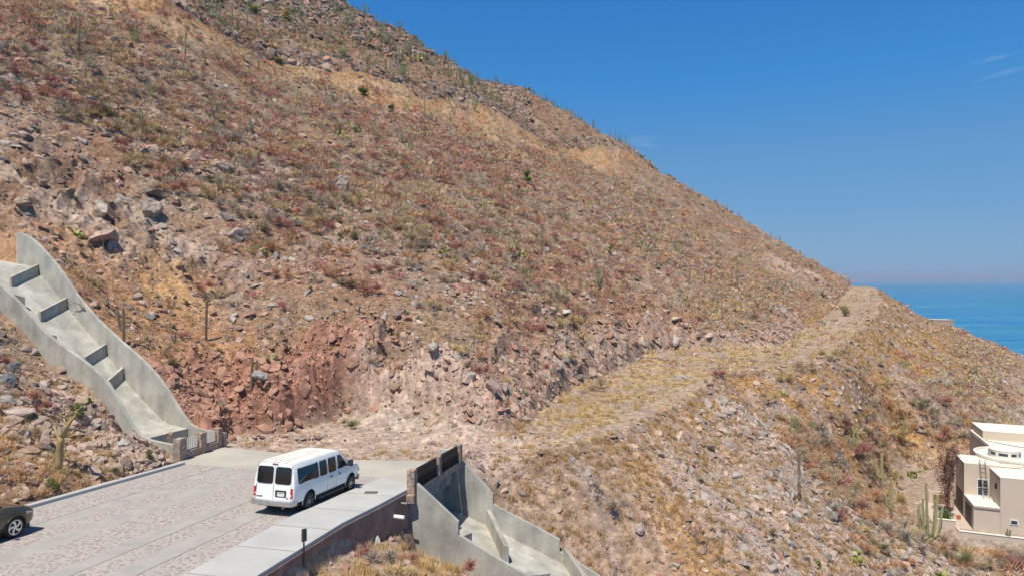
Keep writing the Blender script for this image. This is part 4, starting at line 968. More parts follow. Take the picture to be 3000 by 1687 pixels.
    panel([(a,b) for a,b in rrect(-.60,-.10,.735,1.00,.03)],back,.010,.02,nb).build('plate_recess',M_trim,root)
    pl=panel([(a,b) for a,b in rrect(-.53,-.20,.77,.93,.015,2)],back,.018,.015,nb).build('number_plate',M_plate,root)
    # small dark characters on the plate are too blurred to read; a pale band is all that shows
    panel([(-.50,.885),(-.23,.885),(-.23,.90),(-.50,.90)],back,.022,.004,nb).build('plate_band',M_trim,pl)
    panel([(a,b) for a,b in rrect(.48,.76,.70,.755,.015,2)],back,.012,.015,nb).build('badge',mat('grey_badge',(.25,.25,.26),.4,metal=.5),root)
    panel([(-.66+.065*math.cos(t),.71+.028*math.sin(t)) for t in [k*math.pi/8 for k in range(16)]],back,.012,.015,nb).build('oval_badge',mat('blue_badge',(.20,.24,.36),.4,metal=.3),root)
    panel([(a,b) for a,b in rrect(-.13,.13,1.965,2.015,.01,1)],lambda a,b:Vector((-1.05,a,b)),.03,.04,Vector((-1,0,.5)).normalized()).build('brake_lamp',mat('dull_red_lens',(.25,.10,.08),.4),root)
    bp=MB(); pts=[(-.95,-1.0),(-1.22,-.97),(-1.32,-.88),(-1.34,0),(-1.32,.88),(-1.22,.97),(-.95,1.0),(-.93,.9),(-1.0,0),(-.93,-.9)]
    bp.prism(pts,.42,.62); bo=bp.build('rear_bumper',M_chrome,root,bevel=.03,seg=3)
    fb=MB().prism([(4.2,-.97),(4.38,-.94),(4.46,-.8),(4.50,0),(4.46,.8),(4.38,.94),(4.2,.97)],.40,.62); fb.build('front_bumper',M_chrome,root,bevel=.03)
    MB().box(-.95,4.1,-.8,.8,.30,.50).build('underbody',M_trim,root)
    MB().tube([(-1.3,-.55,.36),(-.9,-.55,.36)],.03,8).build('exhaust',M_rust,root)
    for s in (1,-1): MB().box(4.36,4.40,s*.78-.12,s*.78+.12,.75,.93).build('headlight',M_clear,root,bevel=.01)
    MB().box(4.36,4.39,-.6,.6,.72,.94).build('grille',M_trim,root,bevel=.01)
    return root
hv=math.radians(15.5)
vx,vy=-8.15-.93*math.cos(hv),27.4+.93*math.sin(hv)
make_van((vx,vy,road_z(vx,vy)+.0),hv,math.atan(.0702)).scale=(.965,.97,.98)
# --- olive SUV, front half in view
def suv_half(q):
    hw,b,tp,zf=q['hw'],q['belt'],q['top'],q['zf']; h=max(tp-b,.02)
    return [(0,zf),(hw*.88,zf),(hw*.965,zf+.07),(hw*1.0,.55),(hw*1.0,.74),(hw*.965,b),(hw*(.965-.05*min(h,.2)/.2),b+.25*h),(hw*(.90-.10*min(h,.5)/.5),b+.66*h),(hw*(.86-.15*min(h,.5)/.5),b+.88*h),(hw*(.72-.12*min(h,.5)/.5),b+.965*h),(hw*.35,b+.99*h),(0,b+h)]
def make_suv(loc,head,pitch):
    root=empty('parked_suv',loc,(0,pitch,math.pi/2-head)); tag(root,'olive grey sport utility car cut off by the left edge of the photo','car')
    M_ol=mat('olive_paint',(.10,.088,.055),.3,metal=.55,spec=.5,coat=.7)
    S=[dict(x=a,hw=b_,zf=c_,belt=d_,top=e_) for a,b_,c_,d_,e_ in ((-3.62,.80,.5,.98,1.05),(-3.55,.88,.36,1.0,1.35),(-3.3,.915,.28,1.02,1.60),(-2.6,.925,.25,1.0,1.67),(-1.7,.925,.25,.98,1.68),(-1.2,.925,.25,.97,1.62),(-.75,.925,.25,.96,1.34),(-.42,.922,.25,.955,1.10),(-.1,.92,.25,.93,1.06),(.35,.905,.27,.89,1.0),(.62,.86,.30,.83,.93),(.78,.78,.36,.76,.83),(.86,.66,.42,.66,.70))]
    L_=Loft(S,suv_half); body=L_.build('body',M_ol,root,.5); cut_arches(body,(0,-2.67),.34,.40,.92,.30)
    for side in (-1,1):
        def sp(poly,m,name,off=.008,th=.02): return panel(poly,lambda a,b:Vector((a,L_.surf(a,b,side),b)),off,th,Vector((0,side*.95,.3)).normalized()).build(name,m,root)
        sp([(-2.9,1.04),(-2.9,1.42),(-2.0,1.5),(-1.3,1.46),(-.72,1.08),(-.72,1.03)],M_glass,'side_window')
        for x in (-.62,-1.65,-2.55): sp([(x-.006,.4),(x-.006,1.0),(x+.006,1.0),(x+.006,.4)],M_trim,'door_gap',.003,.01)
        sp([(-2.2,.33),(-2.2,.42),(-.45,.42),(-.45,.33)],M_trim,'sill_trim',.012)
        MB().hexa([(-.78,side*.93,1.0),(-.6,side*.93,1.0),(-.62,side*1.1,1.02),(-.76,side*1.1,1.02)],[(-.80,side*.93,1.14),(-.62,side*.93,1.12),(-.62,side*1.1,1.13),(-.78,side*1.1,1.14)]).build('mirror',M_ol,root,bevel=.02)
        for x in (0,-2.67):
            wheel(root,x,side*.905,.355,.24,side,mat('alloy',(.75,.75,.74),.3,metal=.6),5,'suv')
            g=MB(); pts=[]
            for k in range(13):
                a=math.radians(-12+204*k/12); X=x+.41*math.cos(a);Z=.34+.41*math.sin(a); pts.append((X,L_.surf(X,max(Z,.4),side),Z))
            g.tube(pts,.035,8).build('arch_trim',M_trim,root,smooth=True)
        sp([(.40,.70),(.40,.80),(.70,.77),(.76,.70),(.74,.66)],M_clear,'headlight',.008)
    def wind(a,b): return Vector((-.40-.78*b,a*(1-.14*b),1.10+.50*b))
    panel([(-.74,.0),(.74,.0),(.74,1.0),(-.74,1.0)],wind,.02,.03,Vector((.5,0,.85)).normalized()).build('windscreen',M_glass,root)
    MB().box(-3.2,.7,-.75,.75,.16,.30).build('underbody',M_trim,root)
    MB().prism([(.70,-.70),(.86,-.5),(.90,0),(.86,.5),(.70,.70)],.24,.44).build('front_bumper',M_trim,root,bevel=.02)
    return root
hs=math.radians(12.5); sx_,sy_=-17.0-.92*math.cos(hs),23.35+.92*math.sin(hs)
make_suv((sx_,sy_,road_z(sx_,sy_)),hs,math.atan(.0702))
# ------------------------------------------------------------------ cream house on the lower slope
M_st=mat('cream_stucco',(.58,.48,.375),.9,spec=.2,noise=[(.8,.06,5),(8,.04,5)],bump=(40,.15,.006))
M_roof=mat('white_roof_coating',(.73,.69,.59),.85,spec=.2,noise=[(.6,.06,5),(3,.04,5)])
M_win=mat('window_glass',(.03,.04,.06),.08,spec=.7)
M_frame=mat('pale_frame',(.62,.63,.64),.5)
M_lad=mat('ladder_metal',(.23,.20,.17),.6)
hs_=empty('stucco_house',(HP[0],HP[1],-22.15)); tag(hs_,'cream stucco house with flat white roofs and a round roof light at the right edge','house')
def hb(a,b,z): return (HR[0]*a+HF[0]*b,HR[1]*a+HF[1]*b,z+22.15)
def hbox(mb,a0,a1,b0,b1,z0,z1):
    q=[(a0,b0),(a1,b0),(a1,b1),(a0,b1)]; return mb.hexa([hb(a,b,z0) for a,b in q],[hb(a,b,z1) for a,b in q])
ZB=-22.6
def mass(nm,a0,a1,b0,b1,z,par=.12,inner=None,roofz=.06,rnm='roof'):
    w=hbox(MB(),a0,a1,b0,b1,ZB,z).build(nm,M_st,hs_,bevel=.02)
    r=hbox(MB(),a0-.01,a1+.01,b0-.01,b1+.01,z+.002,z+roofz).build(rnm,M_roof,w,bevel=.01); return w
def parapet_ring(w,a0,a1,b0,b1,z,h=.22,t=.2):
    for i,(x0,x1,y0,y1) in enumerate(((a0,a1,b0,b0+t),(a0,a1,b1-t,b1),(a0,a0+t,b0+t,b1-t),(a1-t,a1,b0+t,b1-t))):
        hbox(MB(),x0,x1,y0,y1,z,z+h).build('roof_parapet',M_roof,w,bevel=.015)
w_main=mass('wall',1.7,13,6.3,19,-17.05); parapet_ring(w_main,1.7,13,9.4,19,-16.99)
w_back=mass('wall',2.0,7.5,14.8,19.6,-16.1); 
w_t=mass('wall',-2.0,1.0,3.45,6.9,-17.1)
w_r=mass('wall',.0,13,0,6.29,-17.32)
w_l=mass('wall',-1.98,-.005,.02,3.44,-20.05,roofz=.09)
# cornice line under the lower roof
hbox(MB(),-1.95,-.03,-.05,.015,-20.2,-20.06).build('cornice',M_joint,hs_)
# round bay and roof light
def cyl(nm,ca,cb,r,z0,z1,m,parent,n=40,bev=.0):
    mb=MB(); P_=[(ca+r*math.cos(2*math.pi*k/n),cb+r*math.sin(2*math.pi*k/n)) for k in range(n)]
    mb.add([hb(a,b,z0) for a,b in P_]+[hb(a,b,z1) for a,b in P_],[tuple(range(n)),tuple(range(n,2*n))]+[(i,(i+1)%n,n+(i+1)%n,n+i) for i in range(n)])
    o=mb.build(nm,m,parent,bevel=bev); shade_auto(o,.7); return o
bay=cyl('round_bay',2.8,7.4,3.15,ZB,-16.94,M_st,hs_)
cyl('roof',2.8,7.4,3.16,-16.938,-16.90,M_roof,bay)
def ringwall(nm,ca,cb,r,t,z0,z1,m,parent,n=40):
    mb=MB(); vs=[];fs=[]
    for rr,zz in ((r,z0),(r,z1),(r-t,z1),(r-t,z0)):
        for k in range(n): vs.append(hb(ca+rr*math.cos(2*math.pi*k/n),cb+rr*math.sin(2*math.pi*k/n),zz))
    for i in range(4):
        for k in range(n): fs.append((i*n+k,i*n+(k+1)%n,((i+1)%4)*n+(k+1)%n,((i+1)%4)*n+k))
    mb.add(vs,fs); o=mb.build(nm,m,parent); shade_auto(o,.7); return o
ringwall('roof_parapet',2.8,7.4,3.17,.22,-16.9,-16.72,M_roof,bay)
drum=cyl('roof_light',2.0,6.9,1.28,-16.9,-16.2,M_roof,hs_); cyl('roof',2.0,6.9,1.31,-16.198,-16.15,M_roof,drum)
for k,(a0_,a1_) in enumerate(((-160,-136),(-124,-92),(-80,-58),(-46,-24),(-192,-172))):
    mb=MB(); n=6; vs=[]
    for zz in (-16.62,-16.38):
        for rr in (1.27,1.305):
            for i in range(n+1):
                a=math.radians(a0_+(a1_-a0_)*i/n); vs.append(hb(2.0+rr*math.cos(a),6.9+rr*math.sin(a),zz))
    m1=n+1; fs=[]
    for i in range(n): fs+= [(m1+i,m1+i+1,3*m1+i+1,3*m1+i),(i,2*m1+i,2*m1+i+1,i+1),(2*m1+i,3*m1+i,3*m1+i+1,2*m1+i+1),(i,i+1,m1+i+1,m1+i)]
    mb.add(vs,fs); mb.build('roof_light_window',M_win,drum)
# windows
def window(a0,a1,z0,z1,b,nx,nz,nm='window',parent=hs_):
    f=hbox(MB(),a0-.06,a1+.06,b-.05,b+.02,z0-.06,z1+.06).build(nm,M_frame,parent,bevel=.01)
    dx=(a1-a0)/nx;dz=(z1-z0)/nz
    for i in range(nx):
        for j in range(nz): hbox(MB(),a0+i*dx+.03,a0+(i+1)*dx-.03,b-.062,b-.04,z0+j*dz+.03,z0+(j+1)*dz-.03).build('pane',M_win,f)
window(-.95,.0-.12,-19.9,-18.45,3.44,2,2)
window(.75,1.25,-21.25,-20.9,-.002,1,1)
# openings on the shaded left side
def side_open(a,b0,b1,z0,z1,m,nm,t=.03): return hbox(MB(),a-t,a+.02,b0,b1,z0,z1).build(nm,m,hs_)
side_open(-2.0,4.9,5.25,-18.35,-17.95,M_win,'window')
side_open(-2.0,3.9,6.5,-22.2,-19.9,mat('opening_shade',(.045,.035,.035),.6),'lower_opening')  # flat dark panels: the shade inside both openings is painted on
side_open(-1.98,.75,2.9,-22.2,-20.4,MATS['opening_shade'],'doorway')
side_open(.0,1.1,1.3,-18.6,-18.15,M_black,'wall_lamp',.12)
# roof details: cable along the roof and raised bar
cab=MB(); cab.tube([hb(1.6,14.5,-16.9),hb(4,12.5,-16.94),hb(7,11,-16.95),hb(11,9.8,-16.94)],.03,6); cab.build('roof_cable',M_dark,hs_)
hbox(MB(),-.8,2.6,3.6,3.9,-17.03,-16.93).build('roof_bar',M_roof,hs_)
# patio and low boundary walls
pt=hbox(MB(),-5.0,-2.05,-.14,7.5,-22.5,-22.1).build('patio',mat('patio_tile',(.50,.40,.32),.9,noise=(3,.1,4))); 
pt.location=hs_.location; tag(pt,'small terracotta pink patio beside the house',kind='structure')
bw=empty('boundary_wall',hs_.location); tag(bw,'low cream boundary wall around the front of the house plot','wall')
hbox(MB(),-3.2,13,-1.15,-.95,-23.6,-22.05).build('wall_panel',M_st,bw,bevel=.02); hbox(MB(),-3.25,13,-1.19,-.91,-22.048,-22.0).build('coping',M_roof,bw)
hbox(MB(),-5.05,-3.4,-.35,-.15,-23.6,-21.45).build('wall_panel',M_st,bw,bevel=.02); hbox(MB(),-5.08,-3.37,-.38,-.12,-21.448,-21.4).build('coping',M_roof,bw)
hbox(MB(),-3.4,-3.2,-1.15,-.15,-23.6,-21.95).build('wall_panel',M_st,bw,bevel=.02)
bw2=empty('garden_wall',hs_.location); tag(bw2,'short tan garden wall with a wooden panel at the back of the patio','wall')
hbox(MB(),-4.3,-2.1,6.9,7.1,-22.6,-20.9).build('wall_panel',M_st,bw2,bevel=.02)
hbox(MB(),-3.9,-2.5,6.82,6.895,-22.05,-21.2).build('wooden_panel',mat('brown_wood',(.25,.15,.08),.7,noise=(3,.3,4,(1,1,9))),bw2)
pot=cyl('flower_pot',-2.6,2.6,.17,-22.08,-21.75,mat('terracotta',(.45,.13,.07),.8),None,14); pot.location=hs_.location; tag(pot,'small red clay flower pot on the patio by the door','plant pot')
# ladder leaning against the wall
ld=empty('ladder',hs_.location); tag(ld,'thin metal ladder leaning on the roof edge beside the gridded window','ladder')
A_=[Vector(hb(.02-.75+.0,2.75,-20.0)),Vector(hb(.02-.33,2.75,-20.0))]; B_=[Vector(hb(-.88,3.30,-16.35)),Vector(hb(-.46,3.30,-16.35))]
A_=[Vector(hb(-.62,2.6,-19.95)),Vector(hb(-.20,2.6,-19.95))]; B_=[Vector(hb(-.80,3.38,-16.55)),Vector(hb(-.38,3.38,-16.55))]
for a,b in zip(A_,B_): MB().tube([a,b],.03,6).build('rail',M_lad,ld)
for k in range(12):
    f=(k+.6)/12.4; MB().tube([A_[0].lerp(B_[0],f),A_[1].lerp(B_[1],f)],.02,6).build('rung',M_lad,ld)
# small building beyond the ridge
u,v=ray(2753,968); Dd=228; zc=H(u*Dd,Dd)
sb=empty('small_building',(u*Dd,Dd,v*Dd-.5)); tag(sb,'small plain pinkish building poking above the ridge against the sea','building')
MB().box(-3.1,3.1,-3,3,-6,4.1).build('wall',mat('pink_stucco',(.42,.30,.25),.9,noise=(1,.1,4)),sb,bevel=.03)
MB().box(-3.2,3.2,-3.1,3.1,4.102,4.3).build('roof',M_slab,sb,bevel=.03)
sb.rotation_euler=(0,0,math.radians(-12))
# ------------------------------------------------------------------ plants and rocks
def unit(v): return v/np.linalg.norm(v,axis=-1,keepdims=True)
def ico(sub):
    bm=bmesh.new(); bmesh.ops.create_icosphere(bm,subdivisions=sub,radius=1); V=np.array([v.co for v in bm.verts]); Fc=np.array([[v.index for v in f.verts] for f in bm.faces]); bm.free(); return V,Fc
ICO1=ico(1);ICO2=ico(2);ICO3=ico(3)
def rock_geo(rng,base,flat=.55,planes=9):
    V,Fc=base; V=V.copy()
    for _ in range(planes):
        n=unit(rng.normal(size=3)); d=rng.uniform(.32,.75); q=V@n; m=q>d; V[m]-=np.outer(q[m]-d,n)
    V*=np.array([1,rng.uniform(.55,.9),rng.uniform(flat*.55,flat*1.15)]); V+=rng.normal(size=V.shape)*.02
    return V,Fc
RK_S=[rock_geo(RNG,ICO1,.55,4) for _ in range(10)]; RK_M=[rock_geo(RNG,ICO2,.6,8) for _ in range(12)]; RK_B=[rock_geo(RNG,ICO3,.65,11) for _ in range(10)]
def twigs(rng,n,r,h,w,up=.5,base=.12,bend=0):
    """n thin twig triangles in a dome; returns V (3n,3), F"""
    a=rng.uniform(0,2*np.pi,n); e=np.arccos(rng.uniform(0,1,n)**up) ; rr=rng.uniform(.55,1,n)
    d=np.stack([np.cos(a)*np.sin(e)*r,np.sin(a)*np.sin(e)*r,np.cos(e)*h],-1)*rr[:,None]
    o=d*rng.uniform(0,.55,n)[:,None]+rng.normal(size=(n,3))*base*r*.3
    tip=d+rng.normal(size=(n,3))*r*.12
    s=unit(np.cross(tip-o,rng.normal(size=(n,3))))*w*.5
    V=np.stack([o-s,o+s,tip],1).reshape(-1,3); V[:,2]=np.maximum(V[:,2],-.05)
    return V,np.arange(3*n).reshape(-1,3)
def bush(rng,n,r,h,w):
    # sub-clumps make an uneven outline with gaps
    Vs=[];k=rng.integers(4,7)
    for i in range(k):
        c=np.array([rng.uniform(-.5,.5)*r,rng.uniform(-.5,.5)*r,rng.uniform(0,.35)*h]); V,_=twigs(rng,n//k,r*rng.uniform(.45,.7),h*rng.uniform(.5,.8),w); Vs.append(V+c)
    V=np.concatenate(Vs); return V,np.arange(len(V)).reshape(-1,3)
BUSH_N=[bush(RNG,420,1,.85,.024) for _ in range(6)]; BUSH_F=[bush(RNG,100,1,.8,.042) for _ in range(8)]; BUSH_X=[bush(RNG,40,1,.8,.095) for _ in range(8)]
def tuft(rng,n,w): 
    a=rng.uniform(0,2*np.pi,n); l=rng.uniform(.5,1,n); lean=rng.uniform(.1,.7,n)
    o=np.stack([rng.normal(0,.22,n),rng.normal(0,.22,n),np.zeros(n)-.05],-1); tip=o+np.stack([np.cos(a)*lean,np.sin(a)*lean,np.sqrt(1-lean**2)],-1)*l[:,None]
    s=np.stack([-np.sin(a),np.cos(a),0*a],-1)*w*.5; V=np.stack([o-s,o+s,tip],1).reshape(-1,3); return V,np.arange(3*n).reshape(-1,3)
TUFT=[tuft(RNG,48,.036) for _ in range(8)]; TUFTF=[tuft(RNG,20,.09) for _ in range(6)]
def agave(rng,n=16):
    V=[];Fq=[]
    for i in range(n):
        a=2*np.pi*i/n*2.4; e=rng.uniform(.25,1.25); l=rng.uniform(.7,1); d=np.array([np.cos(a)*np.cos(e),np.sin(a)*np.cos(e),np.sin(e)]); s=np.array([-np.sin(a),np.cos(a),0])
        b=len(V); m=d*l*.5+np.array([0,0,.05]); up=np.array([0,0,-.03])
        V+= [s*.07,-s*.07,m+s*.085,m-s*.085,d*l+np.array([0,0,-.08*(1-e)]),m+up*2]; Fq+= [(b,b+1,b+3),(b,b+3,b+2),(b+2,b+3,b+4)]
    return np.array(V),np.array(Fq)
AGV=[agave(RNG) for _ in range(4)]
def merge(kinds,pos,scale,rot,col,nrm=None,jit=.12,tiltz=None,shade=True):
    """kinds: list of (V,F); arrays of instances -> one big V,F,C"""
    Vs=[];Fs=[];Cs=[];off=0; ki=RNG.integers(0,len(kinds),len(pos))
    for k,(V,Fc) in enumerate(kinds):
        m=np.where(ki==k)[0]
        if not len(m): continue
        c,s=np.cos(rot[m]),np.sin(rot[m]); R=np.zeros((len(m),3,3)); R[:,0,0]=c;R[:,0,1]=-s;R[:,1,0]=s;R[:,1,1]=c;R[:,2,2]=1
        if nrm is not None:
            n=nrm[m]; t1=unit(np.cross(np.tile([0,1.,0],(len(m),1)),n)); t2=np.cross(n,t1); B=np.stack([t1,t2,n],-1); R=B@R
        W=np.einsum('nij,vj->nvi',R,V)*scale[m][:,None,:] if nrm is None else np.einsum('nij,nvj->nvi',R,V[None]*scale[m][:,None,:])
        W+=pos[m][:,None,:]; nv=len(V)
        Vs.append(W.reshape(-1,3)); Fs.append((Fc[None]+(np.arange(len(m))*nv)[:,None,None]+off).reshape(-1,Fc.shape[1])); off+=len(m)*nv
        # every twig keeps one colour, slightly different from its neighbours
        per=np.repeat(RNG.uniform(1-jit,1+jit,(len(m),(nv+2)//3)),3,axis=1)[:,:nv]
        Cs.append((col[m][:,None,:]*per[...,None]).reshape(-1,3))
    return np.concatenate(Vs),np.concatenate(Fs),np.clip(np.concatenate(Cs),0,1)
def normals(X,Y,e=.6):
    z=height(X,Y,False);zx=height(X+e,Y,False);zy=height(X,Y+e,False); n=np.stack([-(zx-z)/e,-(zy-z)/e,np.ones_like(z)],-1); return unit(n)
SHEET=[]
def on_ground(X,Y): return height(X,Y)
PAD_R=pad_poly()
def excluded(X,Y):
    pd=sdist(PAD_R,X,Y); t,s=ch1_local(X,Y); t2,s2=ch2_local(X,Y)
    ex=(pd<.25)&(Y<38.2)&(X<0)          # road
    slab_=sdist(np.array(sp_),X,Y)<.15
    ex|=slab_|((s>-.5)&(s<W1W+.5)&(t>-.6)&(t<23.3))|((s2>-.5)&(s2<W2W+.5)&(t2>-1)&(t2<12.3))
    ha=(X-HP[0])*HR[0]+(Y-HP[1])*HR[1];hb_=(X-HP[0])*HF[0]+(Y-HP[1])*HF[1]
    ex|=(ha>-6.4)&(ha<14)&(hb_>-1.5)&(hb_<20.5)
    return ex
def track_mask(X,Y):
    trk=[P(1380,1305,41.5)[:2],P(1640,1300,42)[:2],P(1817,1240,47.5)[:2],P(1960,1165,57)[:2],P(2030,1128,63)[:2],P(2110,1098,70)[:2],P(2250,1085,76)[:2],P(2330,1062,79)[:2],P(2380,1020,90)[:2],P(2430,975,102)[:2],P(2490,925,128)[:2],P(2545,880,165)[:2],P(2540,850,198)[:2]]
    return np.abs(pdist(trk,X,Y))
def polar(n,y0=17,y1=330,u0=-.86,u1=.86,p=1.0):
    u=RNG.uniform(u0,u1,n); f=RNG.uniform(0,1,n)**p; Y=y0*(y1/y0)**f; return u*Y,Y
def seg(px,py,Y):  # blob weight helper
    return P(px,py,Y)
def near(X,Y,px,py,D,r):
    p=P(px,py,D); return np.exp(-((X-p[0])**2+(Y-p[1])**2)/(r*r))
# ---- how much grows / lies where
def density(X,Y):
    R=np.hypot(X,Y); pd=sdist(PAD,X,Y); du=pdist(UPROAD,X,Y)
    bare=near(X,Y,150,560,58,13)+near(X,Y,330,640,58,7)+near(X,Y,180,480,63,7)+near(X,Y,2290,770,185,5)+near(X,Y,2380,820,185,4)
    upm=tps_eval(BASE,X,Y)>np.where((Y<44)&(X<1.5),road_z(X,Y),tps_eval(ZPAD,X,Y))+.2; cutm=upm&(pd<5.5)&(pd>0)&(Y>41)&(X<60)&(du<0)
    spoil=(du<0)&(du>-(8+12*smooth(-60,-5,X)-13*smooth(20,48,X)))&(X>-100)&(X<85)
    fill=(~upm)&(pd>0)&(X>0)&(pd<17)
    return R,pd,du,np.clip(bare,0,1),cutm,spoil,fill
# ---- shrubs
N0=120000
X,Y=polar(N0,22,330,p=.66); ok=~excluded(X,Y); X,Y=X[ok],Y[ok]
R,pd,du,bare,cutm,spoil,fill=density(X,Y)
w_=smooth(62,98,R)*.78+.07; w_=w_*(.35+.9*smooth(-.35,.35,fbm(X/6,Y/6,3,301))); w_=np.where(du>3,np.maximum(w_,.85),w_)
w_=np.where(cutm,.04,w_)*(1-bare)*np.where(spoil,.28,1)*np.where(fill,.12,1)*np.where(pd<.4,.03,1)
w_=np.where((Y<40)&(X<-8),.05,w_); w_=np.where((X>24)&(height(X,Y,False)<-14),np.where(height(X,Y,False)<-20,.14,.5),w_)
k=RNG.uniform(0,1,len(X))<w_; X,Y=X[k],Y[k]; R=np.hypot(X,Y)
Z=on_ground(X,Y)
size=(.28+1.25*RNG.uniform(0,1,len(X))**2.4)*np.where(R<60,.75,1.3)
c0=np.array([[.40,.185,.15],[.47,.275,.16],[.43,.33,.225],[.49,.37,.19],[.31,.14,.12],[.38,.32,.25],[.21,.205,.10]])
ph=fbm(X/9,Y/9,3,311)
pr=(RNG.uniform(0,1,len(X))*.62+.5+ph*.9+fbm(X/3,Y/3,2,313)*.3)%1.0
ci=np.select([pr<.15,pr<.38,pr<.60,pr<.78,pr<.84,pr<1.35],[0,1,2,3,4,5],2)
gm2=RNG.uniform(0,1,len(X))<np.where((pdist(UPROAD,X,Y)>2),np.where(X<0,.40,.22),.03); ci=np.where(gm2,6,ci)
ci=np.where((X>20)&np.isin(ci,(0,4))&(RNG.uniform(0,1,len(X))<.6),np.where(RNG.uniform(0,1,len(X))<.5,2,5),ci)
scol=c0[ci]*1.12*RNG.uniform(.8,1.25,(len(X),1))
names=['maroon','rust brown','grey brown','straw coloured','dark red','grey','green']
# nearest landmark phrase for a picture position, so that labels can be found in the photo
AN=[(120,60,'high on the slope in the top left corner'),(60,420,'among rocks on the left edge of the slope'),(330,250,'on the stony upper left slope'),(620,150,'on the slope below the golden strip, upper left'),(900,60,'on the rocky crest above the golden strip'),
(1000,180,'beside the old upper track below the crest'),(700,420,'on the rubble slope left of centre'),(450,700,'below the pale bedrock, right of the long chute'),(330,900,'just uphill of the long chute'),(700,800,'on the loose rubble in the middle left'),(650,1080,'above the stone parapet beside the chute'),
(900,950,'above the red earth cut'),(1150,700,'on the middle of the slope'),(1150,420,'below the upper golden strip in the middle'),(1350,260,'above the golden strip near the ridge'),(1550,380,'near the upper ridge line'),(1450,600,'on the shrubby slope in the centre'),(1500,820,'on the slope above the pink cut face'),
(1300,950,'just above the pink cut face'),(1750,560,'on the shrubby slope under the ridge'),(1800,800,'on the slope above the track bend'),(2050,700,'on the right part of the main slope'),(2200,850,'above the far part of the track'),(2300,740,'near the bare pale patch on the ridge'),(1700,1000,'at the rim of the rock cut by the track'),
(1250,1230,'on the dirt behind the white van'),(1600,1200,'on the grassy bench by the track'),(2000,1100,'at the outer edge of the track bend'),(2400,950,'beside the far track'),(2650,950,'on the ridge above the sea'),(2900,1100,'on the right slope behind the house'),(2550,1150,'on the slope right of the track fill'),
(2100,1350,'on the ochre fill slope below the track'),(2350,1350,'by the grey scree below the track'),(2600,1350,'among the tall cacti left of the house'),(2550,1560,'on the lower right rubble'),(1750,1550,'beside the lower outfall channel'),(2000,1620,'at the bottom edge in the middle right'),
(1200,1620,'on the mound below the retaining wall'),(150,1280,'by the yellow barked tree'),(60,1000,'left of the long chute'),(280,1350,'on the verge above the left kerb'),(2750,1620,'in front of the boundary wall of the house')]
def where(p):
    px=1500+2000*p[0]/p[1]; py=820-2000*p[2]/p[1]
    return min(AN,key=lambda a:(a[0]-px)**2+((a[1]-py)*1.2)**2)[2]
def inview(p,m=0):
    px=1500+2000*p[0]/p[1]; py=820-2000*p[2]/p[1]; return -m<px<3000+m and -m<py<1687+m
vis_cache=None
def visible(X,Y,Z,h=.4):
    out=np.zeros(len(X),bool)
    for i in range(len(X)):
        n=24; f=np.linspace(.3,.985,n); zz=height(X[i]*f,Y[i]*f,False); out[i]=not np.any(zz>(Z[i]+h)*f+.25)
    return out
def pick_largest(X,Y,Z,size,n):
    px=1500+2000*X/Y; py=820-2000*Z/Y; ok=(px>-5)&(px<3005)&(py>-5)&(py<1690)
    o=np.argsort(-(size/Y)*ok); o=o[ok[o]][:int(n*1.25)]; v=visible(X[o],Y[o],Z[o]); return o[v][:n]
sizes_w=lambda s,lo,hi: 'small' if s<lo else ('very large' if s>hi*1.35 else ('large' if s>hi else 'mid sized'))
def individuals(name,cat,group,lib,pick,X,Y,Z,scale3,rot,cidx,cols,cname,lab,m,nrm=None,sz=None,lohi=(.5,.8)):
    """each picked instance is an object of its own; meshes are shared per shape and colour"""
    meshes={}; q=[]
    for i in pick:
        k=(int(cidx[i]),int(i)%len(lib))
        if k not in meshes:
            V,Fc=lib[k[1]]; nv=len(V); per=np.repeat(RNG.uniform(.8,1.2,(nv+2)//3),3)[:nv] if m is not M_rockM else RNG.uniform(.93,1.07,nv)
            meshes[k]=np_mesh(name,V,Fc,np.clip(cols[k[0]][None]*per[:,None],0,1),False,[m])
        o=bpy.data.objects.new(name,meshes[k]); C.objects.link(o); o.location=(X[i],Y[i],Z[i]); o.scale=scale3[i]
        if nrm is not None: o.rotation_euler=(Matrix.Rotation(0,3,'Z')@Vector(nrm[i]).to_track_quat('Z','Y').to_matrix()@Matrix.Rotation(rot[i],3,'Z')).to_euler()
        else: o.rotation_euler=(0,0,rot[i])
        fl=scale3[i][2]/scale3[i][0]; sh_='' if m is not M_rockM else ('flat ' if fl<.85 else ('blocky ' if fl>1.15 else ''))
        tag(o,lab(sizes_w(sz[i],*lohi),sh_+cname[int(cidx[i])],where((X[i],Y[i],Z[i]))),cat,group)
rot=RNG.uniform(0,6.28,len(X)); s3=np.stack([size,size,size*RNG.uniform(.7,1.15,len(X))],-1)
pk=pick_largest(X,Y,Z,size,300)
individuals('shrub','shrub','dry leafless shrubs scattered over the hillside',BUSH_N,pk,X,Y,Z,s3,rot,ci,c0,names,lambda a,b,c:f'{a} {b} twiggy shrub {c}',M_plant,sz=size)
rest=np.setdiff1d(np.arange(len(X)),pk); nr_=rest[R[rest]<62]; fr_=rest[(R[rest]>=62)&(R[rest]<125)]; xr_=rest[R[rest]>=125]
parts=[]
for lib,ii in ((BUSH_N,nr_),(BUSH_F,fr_),(BUSH_X,xr_)):
    if len(ii): parts.append(merge(lib,np.stack([X[ii],Y[ii],Z[ii]],-1),s3[ii],rot[ii],scol[ii],jit=.25))
def join(parts):
    off=0;V=[];Fc=[];Cc=[]
    for a,b,c in parts: V.append(a);Fc.append(b+off);Cc.append(c);off+=len(a)
    return np.concatenate(V),np.concatenate(Fc),np.concatenate(Cc)
V,Fc,Cc=join(parts); print('shrub stuff',len(rest),len(Fc))
